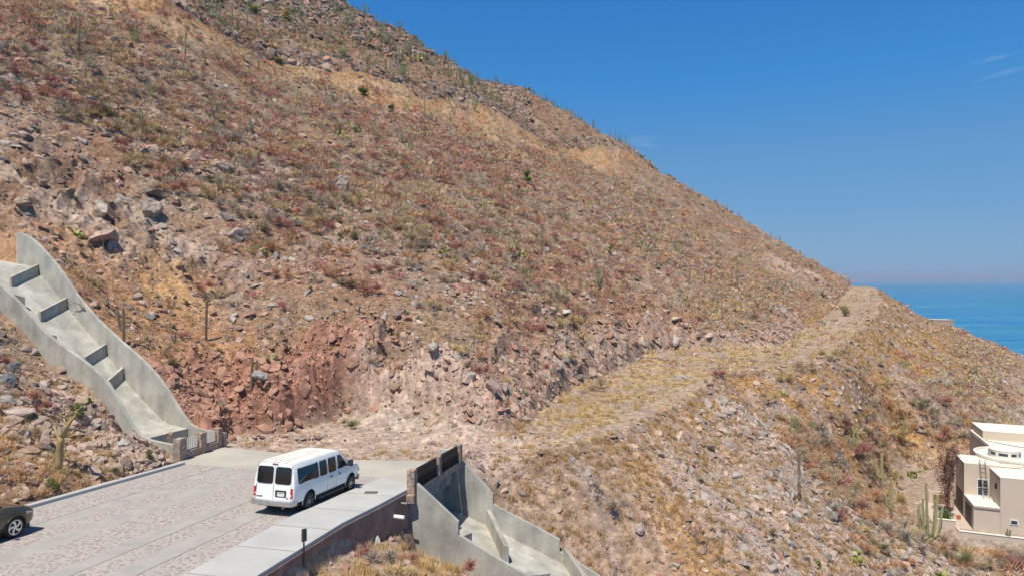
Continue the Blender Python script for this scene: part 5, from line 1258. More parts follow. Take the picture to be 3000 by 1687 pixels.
tag(mk('scrub',np_mesh('scrub',V,Fc,Cc,False,[M_plant])),'reddish and grey leafless scrub covering the hillside','scrub',kind='stuff')
# ---- grass tufts (golden)
X,Y=polar(60000,19,300,p=.72); ok=~excluded(X,Y); X,Y=X[ok],Y[ok]; R,pd,du,bare,cutm,spoil,fill=density(X,Y)
gn=fbm(X/2.2,Y/2.2,4,117); st=fbm((X+Y*.9)/1.6,(Y-X*.9)/14,4,119)
w_=.06+np.where((pd<0)&(X>-1),.62*smooth(-.4,.05,gn)*(1-.6*smooth(28,42,X)),0)+np.where(fill,.95*smooth(-.35,.05,st),0)+np.where(spoil,.65,0)
w_=w_+.8*near(X,Y,330,810,50,8)+.6*near(X,Y,520,640,60,4)+.6*near(X,Y,60,1240,32,4)+.7*near(X,Y,300,1400,31,2)+1.2*near(X,Y,1260,1090,51.5,1.8)+.9*near(X,Y,1290,1240,46.5,1.5)+.8*near(X,Y,1420,960,57,6)+.5*near(X,Y,1600,960,62,6)+.9*near(X,Y,2300,1055,78,5)+.9*near(X,Y,2450,985,100,5)+.7*near(X,Y,800,1330,42.5,1.2)+.8*near(X,Y,1130,1335,40,1.5)
w_=np.where((Y<33)&(X>-9)&(pd>.3),.25+.7*smooth(-.05,.35,fbm(X/1.5,Y/1.5,4,121)),w_); w_*=(1-bare)*np.where(cutm,.25,1)
w_=np.where((track_mask(X,Y)<.7)&(pd<0),w_*.15,w_)
w_=np.where((pd<0)&(X<-1),w_*.5,w_)
k=RNG.uniform(0,1,len(X))<w_; X,Y,fillk,sp=X[k],Y[k],fill[k],spoil[k]; Z=on_ground(X,Y); R=np.hypot(X,Y)
size=RNG.uniform(.22,.5,len(X))*np.where(R>90,1.35,1); gc=np.array([[.52,.37,.17],[.46,.30,.12],[.54,.42,.24],[.42,.27,.13]])[RNG.integers(0,4,len(X))]*RNG.uniform(.8,1.2,(len(X),1))
gc=np.where(fillk[:,None],gc*np.array([.85,.78,.65]),gc)
rot=RNG.uniform(0,6.28,len(X)); s3=np.stack([size*1.2,size*1.2,size],-1); nn=R<75
parts=[merge(TUFT,np.stack([X,Y,Z],-1)[nn],s3[nn],rot[nn],gc[nn],jit=.2),merge(TUFTF,np.stack([X,Y,Z],-1)[~nn],s3[~nn],rot[~nn],gc[~nn],jit=.2)]
V,Fc,Cc=join(parts); print('grass',len(X),len(Fc)); tag(mk('dry_grass',np_mesh('dry_grass',V,Fc,Cc,False,[M_plant])),'golden and ochre dry grass on the track banks and spoil slopes','grass',kind='stuff')
# ---- rubble
X,Y=polar(340000,19,300,p=.70)
for (px_,py_,D_,sx_2,sy_2,n_) in ((330,1290,34.6,1.9,1.3,1500),(445,1335,35.6,1.1,.9,700),(250,1200,37.5,1.2,1.0,600),(560,1190,44.6,1.2,.8,350),(800,1300,44,3.0,.6,700),(1440,1310,41.5,2.4,1.2,500)):
    q_=P(px_,py_,D_); X=np.append(X,RNG.normal(q_[0],sx_2,n_)); Y=np.append(Y,RNG.normal(q_[1],sy_2,n_))
ok=~excluded(X,Y); X,Y=X[ok],Y[ok]; R,pd,du,bare,cutm,spoil,fill=density(X,Y)
w_=.45+.5*smooth(-.2,.3,fbm(X/5,Y/5,3,331)); w_*=np.where(R>110,.5,1)
w_=np.where(spoil,.10,w_)*(1-.55*bare); w_=np.where(cutm,.55,w_); w_=np.where((pd<0),.12+.4*smooth(.1,.45,fbm(X/2,Y/2,3,333)),w_)
w_=np.where(fill,w_*.6,w_); band=(du>0)&(du<5)&(X>-60)&(X<70); crest_=(du>14)&(X<8)&(X>-90); w_=np.where(band,.95,w_); w_=np.where(crest_,.8,w_)
scree=near(X,Y,2260,1360,54,5)+near(X,Y,2380,1330,58,5)+near(X,Y,2300,1250,60,4)+near(X,Y,2200,1560,44,5)+near(X,Y,2350,1600,46,5)+near(X,Y,2550,1600,52,6)
w_=w_+scree*.6+2.5*near(X,Y,330,1300,34.5,2.8)+2.5*near(X,Y,450,1335,35.3,1.6)+2*near(X,Y,240,1200,37,2.2)+.7*near(X,Y,560,1200,44,1.5)+.8*near(X,Y,800,1295,44,2)+.9*near(X,Y,1440,1310,41,2.2)
w_=np.where((Y<33)&(X>-9),.18,w_); w_[-4000:]=np.maximum(w_[-4000:],.8); w_=np.where((track_mask(X,Y)<.6)&(pd<0),w_*.35,w_)
k=RNG.uniform(0,1,len(X))<w_; X,Y=X[k],Y[k]; R=np.hypot(X,Y); Z=on_ground(X,Y); scree=scree[k]; pd=pd[k]
chm=(near(X,Y,330,1300,34.5,3.6)+near(X,Y,470,1340,36,2)+near(X,Y,230,1200,36,2.8))
size=(.07+.02*(R<95))*(1-RNG.uniform(0,1,len(X)))**(-.46); size=np.clip(size,.05,.55)*np.clip(R/60,.7,2.2)*np.where((scree+chm)>.3,1.25,1)*np.where(pd<0,.7,1); size=np.minimum(size,np.clip(R/75,.3,.8)); size=size*np.where(cutm[k],1.4,1)*np.where(band[k]|crest_[k],2.0,1)
rc0=np.array([[.37,.255,.185],[.29,.19,.14],[.43,.32,.25],[.225,.175,.15],[.38,.22,.155],[.36,.31,.27]]); ri=RNG.integers(0,6,len(X)); ri=np.where((chm>.3)&(RNG.uniform(0,1,len(X))<.7),2,ri); ri=np.where((scree>.25)&(RNG.uniform(0,1,len(X))<.75),np.where(RNG.uniform(0,1,len(X))<.5,5,2),ri); ri=np.where(cutm[k]&(X<-9),4,ri); ri=np.where((band[k]|crest_[k])&(RNG.uniform(0,1,len(X))<.65),3,ri)
rnames=['brown','dark brown','pale pinkish','dark grey','reddish','grey']
nrm=unit(normals(X,Y)+RNG.normal(size=(len(X),3))*.22); rot=RNG.uniform(0,6.28,len(X)); s3=np.stack([size,size,size],-1)*RNG.uniform(.75,1.25,(len(X),3)); Z=Z+size*.02
pk=pick_largest(X,Y,Z,size,300)
individuals('boulder','rock','loose rocks lying on the slope',RK_M,pk,X,Y,Z,s3,rot,ri,rc0,rnames,lambda a,b,c:f'{a} {b} angular rock {c}',M_rockM,nrm=nrm,sz=size,lohi=(.3,.6))
rest=np.setdiff1d(np.arange(len(X)),pk); big=rest[(size[rest]/R[rest]>.0052)]; sm=np.setdiff1d(rest,big); rc=rc0[ri]*RNG.uniform(.8,1.25,(len(X),1))
parts=[merge(RK_M,np.stack([X,Y,Z],-1)[ii],s3[ii],rot[ii],rc[ii],nrm=nrm[ii],jit=.05) if len(ii) else None for ii in (big,)]+[merge(RK_S,np.stack([X,Y,Z],-1)[sm],s3[sm],rot[sm],rc[sm],nrm=nrm[sm],jit=.05)]
V,Fc,Cc=join([p for p in parts if p is not None]); print('rubble',len(rest),len(big),len(Fc)); tag(mk('rubble',np_mesh('rubble',V,Fc,Cc,False,[M_rockM])),'loose pink and brown stone rubble strewn over the slopes','rubble',kind='stuff')
# ------------------------------------------------------------------ cacti, trees, agaves, placed one by one
def stem_geo(pts,rad,ribs=9,base_brown=.18,col=(.115,.15,.07),n_extra=2):
    """ribbed column through pts; returns V,F,C"""
    pts=[Vector(p) for p in pts]; P2=[];R2=[]
    for i in range(len(pts)-1):
        for k in range(3): f=k/3; P2.append(pts[i].lerp(pts[i+1],f)); R2.append(rad[i]*(1-f)+rad[i+1]*f)
    P2.append(pts[-1]);R2.append(rad[-1]); d=(P2[-1]-P2[-2]).normalized(); r=R2[-1]
    for a in (.45,.8,.97): P2.append(pts[-1]+d*r*1.1*a); R2.append(r*math.sqrt(max(0,1-a*a)))
    n=ribs*2; V=[];Fc=[];Cc=[]; ref=Vector((.3,1,.1)); L_=len(P2)
    for i,p in enumerate(P2):
        dd=(P2[min(i+1,L_-1)]-P2[max(i-1,0)]).normalized(); a=dd.cross(ref).normalized(); b=dd.cross(a)
        t=i/(L_-1); k=smooth(base_brown*.6,base_brown*1.8,np.array(t)); c=np.array([.20,.14,.09])*(1-k)+np.array(col)*k
        for j in range(n):
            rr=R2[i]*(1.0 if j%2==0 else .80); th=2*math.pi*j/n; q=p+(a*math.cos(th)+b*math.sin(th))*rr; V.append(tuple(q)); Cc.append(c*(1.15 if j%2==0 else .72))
    for i in range(L_-1):
        for j in range(n): Fc.append((i*n+j,i*n+(j+1)%n,(i+1)*n+(j+1)%n,(i+1)*n+j))
    return V,Fc,Cc
def mesh_vfc(name,V,Fc,Cc,m,parent=None,smooth=False):
    me=bpy.data.meshes.new(name); me.from_pydata(V,[],Fc); a=me.color_attributes.new('Col','FLOAT_COLOR','POINT'); c=np.ones((len(V),4),np.float32); c[:,:3]=np.array(Cc); a.data.foreach_set('color',c.ravel()); me.materials.append(m)
    if smooth: me.polygons.foreach_set('use_smooth',[True]*len(me.polygons))
    return mk(name,me,parent)
def cactus(px,py,top,typ,label,col=(.19,.21,.105),D=None,fat=1.0,group='columnar cacti standing on the slope'):
    g=G(px,py) if D is None else Vector((D*(px-1500)/2000,D,H(D*(px-1500)/2000,D)))
    rg=random.Random(int(px*7+py*13)); h=max(.8,(py-top)*g.y/2000)*1.02
    r=(.05+.019*h)*fat*(1 if typ in 'sy' else .68); arms=[]; big=(py-top)>58
    lean=Vector((rg.uniform(-.05,.05),rg.uniform(-.04,.04),1))
    arms.append(([Vector((0,0,-.2)),lean*h*.4,lean*h*.97],[r*.85,r,r*.82]))
    if typ in('c','m','a','y'):
        n={'c':rg.randint(5,8),'m':6,'a':2,'y':1}[typ]
        for k in range(n):
            a=rg.uniform(0,6.28) if typ!='y' else rg.choice((0.2,3.3)); ro=h*rg.uniform(.10,.20)*(1.3 if typ=='c' else 1)
            z0=h*(rg.uniform(0,.10) if typ in 'cm' else rg.uniform(.25,.45)); hh=h*(rg.uniform(.55,.95) if typ!='a' else rg.uniform(.6,.85))
            dx,dy=math.cos(a),math.sin(a)
            arms.append(([Vector((dx*.02,dy*.02,z0)),Vector((dx*ro*.8,dy*ro*.8,z0+h*.10)),Vector((dx*ro,dy*ro,z0+h*.25)),Vector((dx*ro*1.25,dy*ro*1.25,max(hh,z0+h*.35)))],[r*.5,r*.8,r*.85,r*.72]))
    if big and len(arms)>1:
        root=empty('columnar_cactus',g); tag(root,label,'cactus',group)
        for i,(p,rr) in enumerate(arms):
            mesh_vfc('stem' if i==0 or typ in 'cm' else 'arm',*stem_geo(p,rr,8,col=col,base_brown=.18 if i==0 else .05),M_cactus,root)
    else:
        V=[];Fc=[];Cc=[]
        for i,(p,rr) in enumerate(arms):
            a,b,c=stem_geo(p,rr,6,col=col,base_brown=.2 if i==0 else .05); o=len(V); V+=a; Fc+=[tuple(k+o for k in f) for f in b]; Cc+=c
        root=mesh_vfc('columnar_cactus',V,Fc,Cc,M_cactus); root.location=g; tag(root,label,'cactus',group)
    return root
GRN=(.24,.26,.13);YEL=(.36,.35,.17);GREY=(.19,.18,.12)
CL=[(226,157,41,'a','tall single cactus with a thickened middle on the upper left slope'),(542,178,93,'s','straight slender cactus right of the bright yellow prickly pears, upper left'),(758,203,132,'y','two armed cactus just below the golden strip beside a grey dead shrub'),
(321,54,19,'y','crooked cactus near the top edge, left part of the slope'),(398,125,75,'c','candelabra cactus cluster under a yellow prickly pear, upper left'),(443,286,236,'c','low fanned cactus cluster among flat rocks, left slope'),
(1246,350,277,'s','lone straight cactus standing in the golden strip at mid picture'),(1103,427,341,'a','cactus with two raised arms right of the yellow prickly pear clumps'),(964,132,47,'y','tall forked pale cactus on the crest slope'),(1269,529,461,'s','thin pole cactus on the slope below centre of the golden strip'),
(1474,597,538,'s','short pole cactus on the red shrub slope, centre'),(1440,482,457,'c','bluish cactus clump below the golden strip'),(1388,324,282,'c','dense tall cactus thicket above the golden strip near the middle'),(1487,358,333,'c','small fan of pale cactus stems above the golden strip'),
(1016,77,13,'m','tallest cactus clump on the crest with a yellow bush behind'),(998,102,51,'a','dark cactus below the tallest crest clump'),(930,111,72,'c','broad cactus clump among the crest rocks'),(1081,128,90,'c','cactus clump next to a yellow crest bush'),(1203,444,410,'c','grey green cactus clump right of the armed cactus'),
(860,100,55,'c','cactus thicket at the foot of the crest boulders'),(880,45,8,'c','cactus thicket at the top edge of the crest'),(790,52,8,'s','slim cactus at the top edge above the golden strip'),(725,75,5,'s','pole cactus above the golden strip near the top edge'),(590,28,2,'s','thin cactus cut by the top edge above the strip'),
(945,172,138,'c','cactus clump just above the golden strip, upper middle'),(1300,290,258,'c','light green cactus fan on the far slope'),(1330,285,245,'s','slim cactus beside the light green fan'),(1215,250,215,'c','cactus clump on the shoulder under the notch'),(1262,245,200,'a','armed cactus on the shoulder under the notch'),(1180,240,195,'c','leaning cactus group under the yellow rocks'),
(1750,853,784,'c','large organ pipe cactus in the middle of the right slope'),(1541,831,780,'c','organ pipe cactus under the yellow prickly pear'),(1983,742,703,'c','cactus group beside a yellow prickly pear, right slope'),(2019,831,784,'s','brown cactus pole on the right slope'),(2160,800,765,'s','faded cactus pole near the ochre shrubs'),(2064,833,797,'s','rusty cactus pole left of the ochre shrubs'),(2087,737,707,'s','short cactus pole on the right shoulder'),
(1587,731,667,'s','tall thin green cactus on the lower centre slope'),(1391,609,574,'c','left one of two neighbouring dark cactus clumps, centre'),(1420,622,587,'c','right one of two neighbouring dark cactus clumps, centre'),(1921,631,605,'c','small bright cactus clump below the ridge'),(1665,650,625,'c','pale cactus clump on the red shrub slope'),
(2341,1480,1328,'s','thick tall cactus growing out of a grey dead bush'),(2501,1331,1248,'m','bright cactus with three upright stems left of the house'),(2583,1446,1331,'y','tall double cactus behind yellow prickly pears'),(2597,1354,1311,'a','cactus standing behind the tall double cactus'),(2611,1524,1400,'y','thick cactus beside yellow prickly pears below the double cactus'),
(2719,1590,1413,'m','biggest many stemmed cactus next to the house patio'),(2332,1276,1220,'c','dark organ pipe cactus beside the grey scree'),(2443,1474,1424,'c','short green cactus clump between scree and tall cacti'),(2650,1276,1246,'c','dark low cactus clump left of the house roof'),(2634,1237,1205,'a','yellowish armed cactus on the right slope'),(2376,1262,1235,'c','small cactus beside the dark organ pipe cactus'),
(603,999,883,'s','dead brown cactus pole right of the long chute'),(363,1013,905,'y','pale dry cactus pole right beside the chute wall'),(736,1161,1062,'y','withered forked cactus above the red earth cut'),(2604,1034,989,'s','thin pale cactus above the far track edge'),(870,300,262,'s','short cactus pole in the golden strip, upper left'),(705,480,440,'s','small cactus pole on the rubble, left of centre'),
(2550,640+240,860,'s','stubby cactus at the far end of the track'),(2860,1100,1070,'c','cactus clump on the right slope above the house'),(2700,1060,1040,'s','small cactus on the ridge slope near the sea'),(990,640,600,'s','slim cactus near the dark rubble, middle'),(640,560,520,'c','aloe like cactus clump beside a flat slab rock'),(2953,1585,1563,'c','small cactus clump against the house wall')]
for q in CL:
    col=YEL if q[0]>2400 and q[1]>1200 and q[0]<2730 else (GREY if 'dead' in q[4] or 'dry' in q[4] or 'brown' in q[4] or 'wither' in q[4] or 'rusty' in q[4] else GRN)
    if 'dead' in q[4] or 'wither' in q[4] or 'dry' in q[4]: col=(.22,.16,.11)
    cactus(*q[:5],col=col,fat=(.85 if q[0]==2341 else 1.15) if q[1]>1250 else 1.0)
# cacti standing against the sky along the ridge
def crest(px):
    u=(px-1500)/2000; z=height(u*_Y,_Y,True); k=int((z/_Y).argmax()); return u*_Y[k],_Y[k],z[k]
SK=[(1170,15,'s'),(1216,20,'s'),(1221,14,'s'),(1234,12,'s'),(1263,16,'s'),(1279,20,'c'),(1430,14,'c'),(1454,24,'c'),(1479,21,'s'),(1497,17,'c'),(1538,20,'s'),(1566,13,'c'),(1586,21,'s'),(1602,23,'c'),(1621,21,'m'),(1633,13,'c'),(1644,19,'s'),(1659,15,'c'),(1675,18,'y'),(1694,21,'s'),(1702,15,'c'),(1737,25,'m'),
(1788,28,'s'),(1801,28,'s'),(1812,20,'s'),(1818,26,'m'),(1834,30,'s'),(1844,17,'s'),(1860,12,'s'),(1905,14,'s'),(1918,20,'y'),(1950,14,'s'),(2103,8,'s'),(2130,15,'s'),(2164,15,'s'),(2259,13,'s'),(2286,23,'y'),(2345,9,'c'),(2395,10,'c'),(2290+90,8,'s'),(2620,8,'s'),(2880,9,'s')]
for i,(px,hp,ty) in enumerate(SK):
    x,y,z=crest(px); py=820-2000*z/y
    cactus(px,py+2.0,py-hp,ty,'cactus '+{'s':'pole','c':'cluster','m':'clump with many stems','y':'with a forked top'}[ty]+' against the sky '+where((x,y,z)),D=y*.995,fat=1.25 if ty=='s' else .9,group='cacti silhouetted on the ridge line')
# extra cacti over the upper far slope, where the photo shows many
xs_,ys_=polar(2600,110,285,-.45,.2); du_=pdist(UPROAD,xs_,ys_); zz_=height(xs_,ys_)
okk=(du_>3); xs_,ys_,zz_=xs_[okk],ys_[okk],zz_[okk]; pk2=pick_largest(xs_,ys_,zz_,np.ones(len(xs_)),400); RNG.shuffle(pk2)
for i in pk2[:95]:
    px=1500+2000*xs_[i]/ys_[i]; py=820-2000*zz_[i]/ys_[i]; hh=RNG.uniform(2.0,4.6); ty='scccam'[int(RNG.integers(0,6))]
    cactus(px,py,py-hh*2000/ys_[i],ty,f"{'short' if hh<3.2 else 'tall'} {dict(s='single',c='clustered',a='armed',m='many stemmed')[ty]} cactus {where((xs_[i],ys_[i],zz_[i]))}",D=float(ys_[i]),fat=1.05,group='cacti on the upper slope')
xs_,ys_=polar(1500,75,230,-.6,.45); du_=pdist(UPROAD,xs_,ys_); pd_=sdist(PAD,xs_,ys_); zz_=height(xs_,ys_); okk=(du_<-8)&(pd_>4)&(zz_>-5); xs_,ys_,zz_=xs_[okk],ys_[okk],zz_[okk]
for i in range(0,34):
    px=1500+2000*xs_[i]/ys_[i]; py=820-2000*zz_[i]/ys_[i]; hh=RNG.uniform(1.2,3.0); ty='sscy'[int(RNG.integers(0,4))]
    cactus(px,py,py-hh*2000/ys_[i],ty,f"{'short' if hh<2.1 else 'tall'} {dict(s='single',c='clustered',y='forked')[ty]} cactus {where((xs_[i],ys_[i],zz_[i]))}",D=float(ys_[i]),fat=.9,group='cacti on the main slope')
# prickly pears
def pear_geo(rng,n,spread):
    V=[];Fc=[];Cc=[]; pads=[]
    for i in range(n):
        if i<n*.4 or not pads: c=np.array([rng.normal()*spread*.6,rng.normal()*spread*.45,.16]); up=np.array([rng.normal()*.35,rng.normal()*.35,1])
        else:
            b=pads[rng.integers(0,len(pads))]; up=unit(b[1]+rng.normal(size=3)*.45); up[2]=abs(up[2])*.9+.1; c=b[0]+b[1]*.17+unit(up)*.17
        up=unit(up); pads.append((c,up)); nrm=unit(np.cross(up,rng.normal(size=3))); sd=np.cross(nrm,up); m=10; b0=len(V); colr=np.array([.40,.40,.12])*rng.uniform(.6,1.15) if rng.uniform()<.75 else np.array([.20,.24,.09])
        ring=[c+sd*math.cos(2*math.pi*k/m)*.13+up*math.sin(2*math.pi*k/m)*.18 for k in range(m)]
        V+= [tuple(q) for q in ring]+[tuple(c+nrm*.03),tuple(c-nrm*.03)]; Cc+= [colr*.9]*m+[colr]*2
        for k in range(m): Fc+= [(b0+k,b0+(k+1)%m,b0+m),(b0+(k+1)%m,b0+k,b0+m+1)]
    return V,Fc,Cc
PP=[]
for k in range(7):
    V,Fc,Cc=pear_geo(RNG,[26,34,44][k%3],.45); o=mesh_vfc('prickly_pear',V,Fc,Cc,M_cactus); PP.append(o.data); bpy.data.objects.remove(o)
PL=[(792,1054,42,'yellow green prickly pear beside a grey boulder above the red earth cut'),(780,742,40,'yellow prickly pear clump on the rubble right of the pale boulders'),(1310,738,50,'bright yellow prickly pear with red shrubs, lower centre'),(1537,751,44,'yellow prickly pear above the organ pipe cactus, centre'),(390,87,36,'yellow prickly pear behind a candelabra cactus, upper left'),(524,116,26,'yellow prickly pear left of the slender straight cactus'),
(600,186,26,'bright green bush like prickly pear, upper left slope'),(984,390,44,'long low yellow prickly pear, left of two, upper middle'),(1048,381,36,'yellow prickly pear, right of two, upper middle'),(263,150,28,'small prickly pear beside the tall single cactus'),(2511,1640,70,'large straggling prickly pear at the bottom right'),(2574,1498,46,'yellow prickly pear at the foot of the thick cactus'),(2667,1387,44,'prickly pear patch between tall cacti and house'),
(2745,1682,60,'prickly pear at the bottom edge below the house'),(2474,1235,26,'pale yellow prickly pear above the three stemmed cactus'),(2770,1256,20,'tiny yellow prickly pear beside the house roof'),(1867,720,28,'prickly pear on the right shoulder slope'),(2004,874,30,'prickly pear above the track bend'),(2147,872,30,'prickly pear at the rock cut of the far track'),(2217,898,24,'small prickly pear above the far track'),
(985,40,34,'yellow bush like prickly pear on the crest'),(1092,98,32,'yellow prickly pear under the crest rocks'),(1232,170,36,'yellow prickly pear on the skyline shoulder'),(1600,560,22,'faint prickly pear on the red shrub slope'),(1780,730,34,'spreading prickly pear right of centre'),(1710,590,24,'prickly pear on the middle right slope'),(205+30,690,44,'dark green prickly pear under the pink boulder ledge'),(270,1180,46,'prickly pear with a yellow tip left of the chute'),(1170,470,22,'small prickly pear on the middle slope'),(700,390,20,'small prickly pear on the left middle slope'),(1960,620,18,'small prickly pear below the ridge'),(900,560,26,'prickly pear beside the big leaning boulder'),(840,530,24,'prickly pear left of the big leaning boulder'),(2300,1155,24,'small prickly pear on the track fill'),(2400,1650,40,'prickly pear on the lower rubble slope'),(2120,1690,34,'prickly pear at the bottom edge right of the channel')]
for i,(px,py,wpx,lb) in enumerate(PL):
    g=G(px,py+wpx*.25); s=wpx*g.y/2000/1.7; o=mk('prickly_pear',PP[i%7]); o.location=g; o.scale=(s*1.25,s*1.1,s); o.rotation_euler=(0,0,i*1.7); tag(o,lb,'prickly pear','prickly pears on the hillside')
# agaves
ax,ay=polar(900,40,150,-.75,.5); pd_=sdist(PAD,ax,ay); az=height(ax,ay); okk=(pd_>2)&~excluded(ax,ay)&(az>-9.5); ax,ay,az=ax[okk],ay[okk],az[okk]
pk3=pick_largest(ax,ay,az,np.ones(len(ax)),200); RNG.shuffle(pk3); AM=[np_mesh('agave',V,Fc,np.tile([[.20,.22,.15]],(len(V),1))*RNG.uniform(.8,1.3,(len(V),1)),False,[M_cactus]) for V,Fc in AGV]
for i in pk3[:110]:
    s=RNG.uniform(.35,.65); o=mk('agave',AM[i%4]); o.location=(ax[i],ay[i],az[i]); o.scale=(s,s,s*1.1); o.rotation_euler=(0,0,i*1.3); tag(o,('broad' if s>.5 else 'small')+' spiky grey green agave '+where((ax[i],ay[i],az[i])),'agave','agaves scattered on the slope')
# bare trees and dead shrubs
def tree_geo(seed,h,r0,depth=4,spread=.6,gn=.35,nb=3,col=(.3,.22,.12),col2=None,trunk=.35,n=6,lean=(0,0)):
    rg=random.Random(seed); trunkmb=[];brs=[]
    def grow(p,d,L_,r,k,store):
        pts=[p];q=p
        for i in range(4):
            d=(d+Vector((rg.gauss(0,gn),rg.gauss(0,gn),rg.gauss(0,gn*.6)+.06))*.55).normalized(); q=q+d*L_/4; pts.append(q)
        rr=[r*(1-.45*i/4) for i in range(5)]; store.append((pts,rr))
        if k<=0: return
        for _ in range(nb if k>1 else 2):
            dd=(d+Vector((rg.gauss(0,spread),rg.gauss(0,spread),rg.gauss(0,spread*.5)+.1))).normalized(); st=pts[-1] if rg.random()<.6 else pts[-2]
            grow(st,dd,L_*rg.uniform(.6,.85),r*rg.uniform(.42,.6),k-1,brs)
    grow(Vector((0,0,-.15)),Vector((lean[0],lean[1],1)).normalized(),h*trunk,r0,depth,trunkmb); return trunkmb,brs
def bare_tree(name,px,py,h,label,cat,seed,col,r0=.05,depth=4,spread=.6,gn=.35,nb=3,trunk=.35,D=None,lean=(0,0),group=None,squash=1):
    g=G(px,py) if D is None else Vector((D*(px-1500)/2000,D,H(D*(px-1500)/2000,D))); root=empty(name,g); tag(root,label,cat,group)
    T,B=tree_geo(seed,h,r0,depth,spread,gn,nb,trunk=trunk,lean=lean); m=mat('bark_'+name,col,.8,noise=[(4,.35,4)])
    a=MB(); [a.tube(p,r,9) for p,r in T]; a.build('trunk',m,root,smooth=True)
    b=MB(); [b.tube(p,[max(x,.007) for x in r],5,cap=False) for p,r in B]; b.build('branches',m,root,smooth=True,recalc=False); return root
_x=30.2*(172-1500)/2000; tw=empty('torchwood_tree',(_x,30.2,H(_x,30.2))); tag(tw,'gnarled leafless tree with thick yellow bark and twisting branches above the kerb','tree')
m_t=mat('yellow_bark',(.34,.25,.11),.75,noise=[(6,.35,5,(1,1,.3)),(18,.2,3)])
def tp(*a): return [((x-720)*.00365,y_,(1210-z_)*.00365) for x,z_,y_ in a]
MB().tube(tp((715,1260,0),(718,1150,0),(728,1000,.02),(738,900,.02),(745,840,.02)),[.19,.155,.145,.135,.12],12).build('trunk',m_t,tw,smooth=True)
for a,r in ((tp((745,860,.02),(790,770,.0),(850,700,-.1),(895,640,-.15),(930,590,-.1),(948,520,.0),(1005,462,.1)),[.105,.085,.075,.06,.05,.038,.02]),(tp((735,880,.02),(690,830,.1),(645,765,.2),(600,735,.3)),[.09,.07,.055,.025]),(tp((860,700,-.1),(790,655,0),(768,600,.1),(815,560,.2),(900,540,.25),(935,575,.2)),[.055,.045,.04,.035,.03,.02]),
    (tp((768,605,.1),(712,585,.1),(700,560,0),(750,522,-.1),(795,488,-.1)),[.04,.032,.028,.022,.014]),(tp((775,860,.1),(778,780,.16),(774,700,.2)),[.075,.07,.055]),(tp((670,850,.1),(620,830,.0),(585,815,-.1)),[.05,.035,.015]),(tp((948,520,0),(1000,500,-.2),(1040,450,-.3)),[.03,.02,.012]),(tp((900,540,.25),(860,510,.3),(870,470,.3)),[.022,.016,.01]),(tp((645,765,.2),(655,700,.3),(630,650,.35)),[.035,.025,.012])):
    MB().tube(a,r,9).build('branch',m_t,tw,smooth=True)
bare_tree('torchwood_tree',262,965,2.0,'crooked bare tree leaning beside the long chute','tree',5,(.24,.15,.09),.07,3,.7,.5,2,.4)
bare_tree('torchwood_tree',232,745,1.9,'spreading bare tree under the pink boulder ledge','tree',8,(.25,.14,.08),.06,4,.8,.4,3,.3)
bare_tree('torchwood_tree',75,1115,1.7,'thin pale barked sapling left of the chute','tree',15,(.42,.30,.16),.045,3,.6,.5,2,.4,D=36.5)
bare_tree('torchwood_tree',525,745,1.3,'small orange brown bare tree in the orange soil','tree',17,(.30,.14,.07),.05,3,.8,.5,3,.3)
bare_tree('dead_shrub',645,418,2.6,'silvery white dead shrub on the left middle slope','dead shrub',21,(.50,.48,.47),.05,4,.6,.35,3,.34)
bare_tree('dead_shrub',2330,1484,3.4,'big grey leafless bush around the foot of the thick tall cactus','dead shrub',25,(.42,.38,.36),.06,4,.55,.3,4,.3)
bare_tree('dead_shrub',2560,1400,2.4,'pale twisted dead shrub among red shrubs beside the double cactus','dead shrub',27,(.45,.40,.35),.05,4,.8,.4,3,.3)
bare_tree('dead_shrub',742,203,2.8,'grey dead shrub next to the two armed cactus','dead shrub',31,(.40,.36,.34),.05,4,.5,.3,3,.36)
bare_tree('dead_shrub',298,62,3.0,'bleached dead shrub near the top left edge','dead shrub',33,(.45,.40,.37),.05,4,.5,.3,3,.36)
bare_tree('dead_shrub',790,985,1.6,'dry orange tipped dead shrub above the yellow green prickly pear','dead shrub',35,(.36,.22,.13),.04,4,.8,.4,3,.3)
bare_tree('dead_shrub',960,925,1.9,'wide grey leafless bush on the rubble above the red cut','dead shrub',37,(.27,.21,.19),.035,5,.6,.3,3,.25)
bare_tree('dead_shrub',2040,1600,1.8,'rusty tangled bush at the bottom of the fill slope','dead shrub',39,(.24,.13,.09),.03,5,.7,.35,3,.25)
bare_tree('dead_shrub',1745,1440,1.6,'grey tangled bush on the slope beside the outfall channel','dead shrub',41,(.33,.27,.22),.03,5,.7,.35,3,.25)
for i in range(26):
    j=pk3[130+i] if len(pk3)>160 else 0
    g=Vector((ax[j],ay[j],az[j])); hh=RNG.uniform(1.5,3.2); mb=MB(); b_=RNG.normal(size=2)*.12; mb.tube([(0,0,-.1),(b_[0]*hh*.4,b_[1]*hh*.3,hh*.5),(b_[0]*hh,b_[1]*hh,hh)],[.03,.025,.015],5)
    o=mb.build('agave_stalk',mat('dry_stalk',(.38,.28,.19),.9) if 'dry_stalk' not in MATS else MATS['dry_stalk']); o.location=g; tag(o,('tall' if hh>2.4 else 'short')+' thin dried flower stalk '+where(g),'flower stalk','dried agave flower stalks')
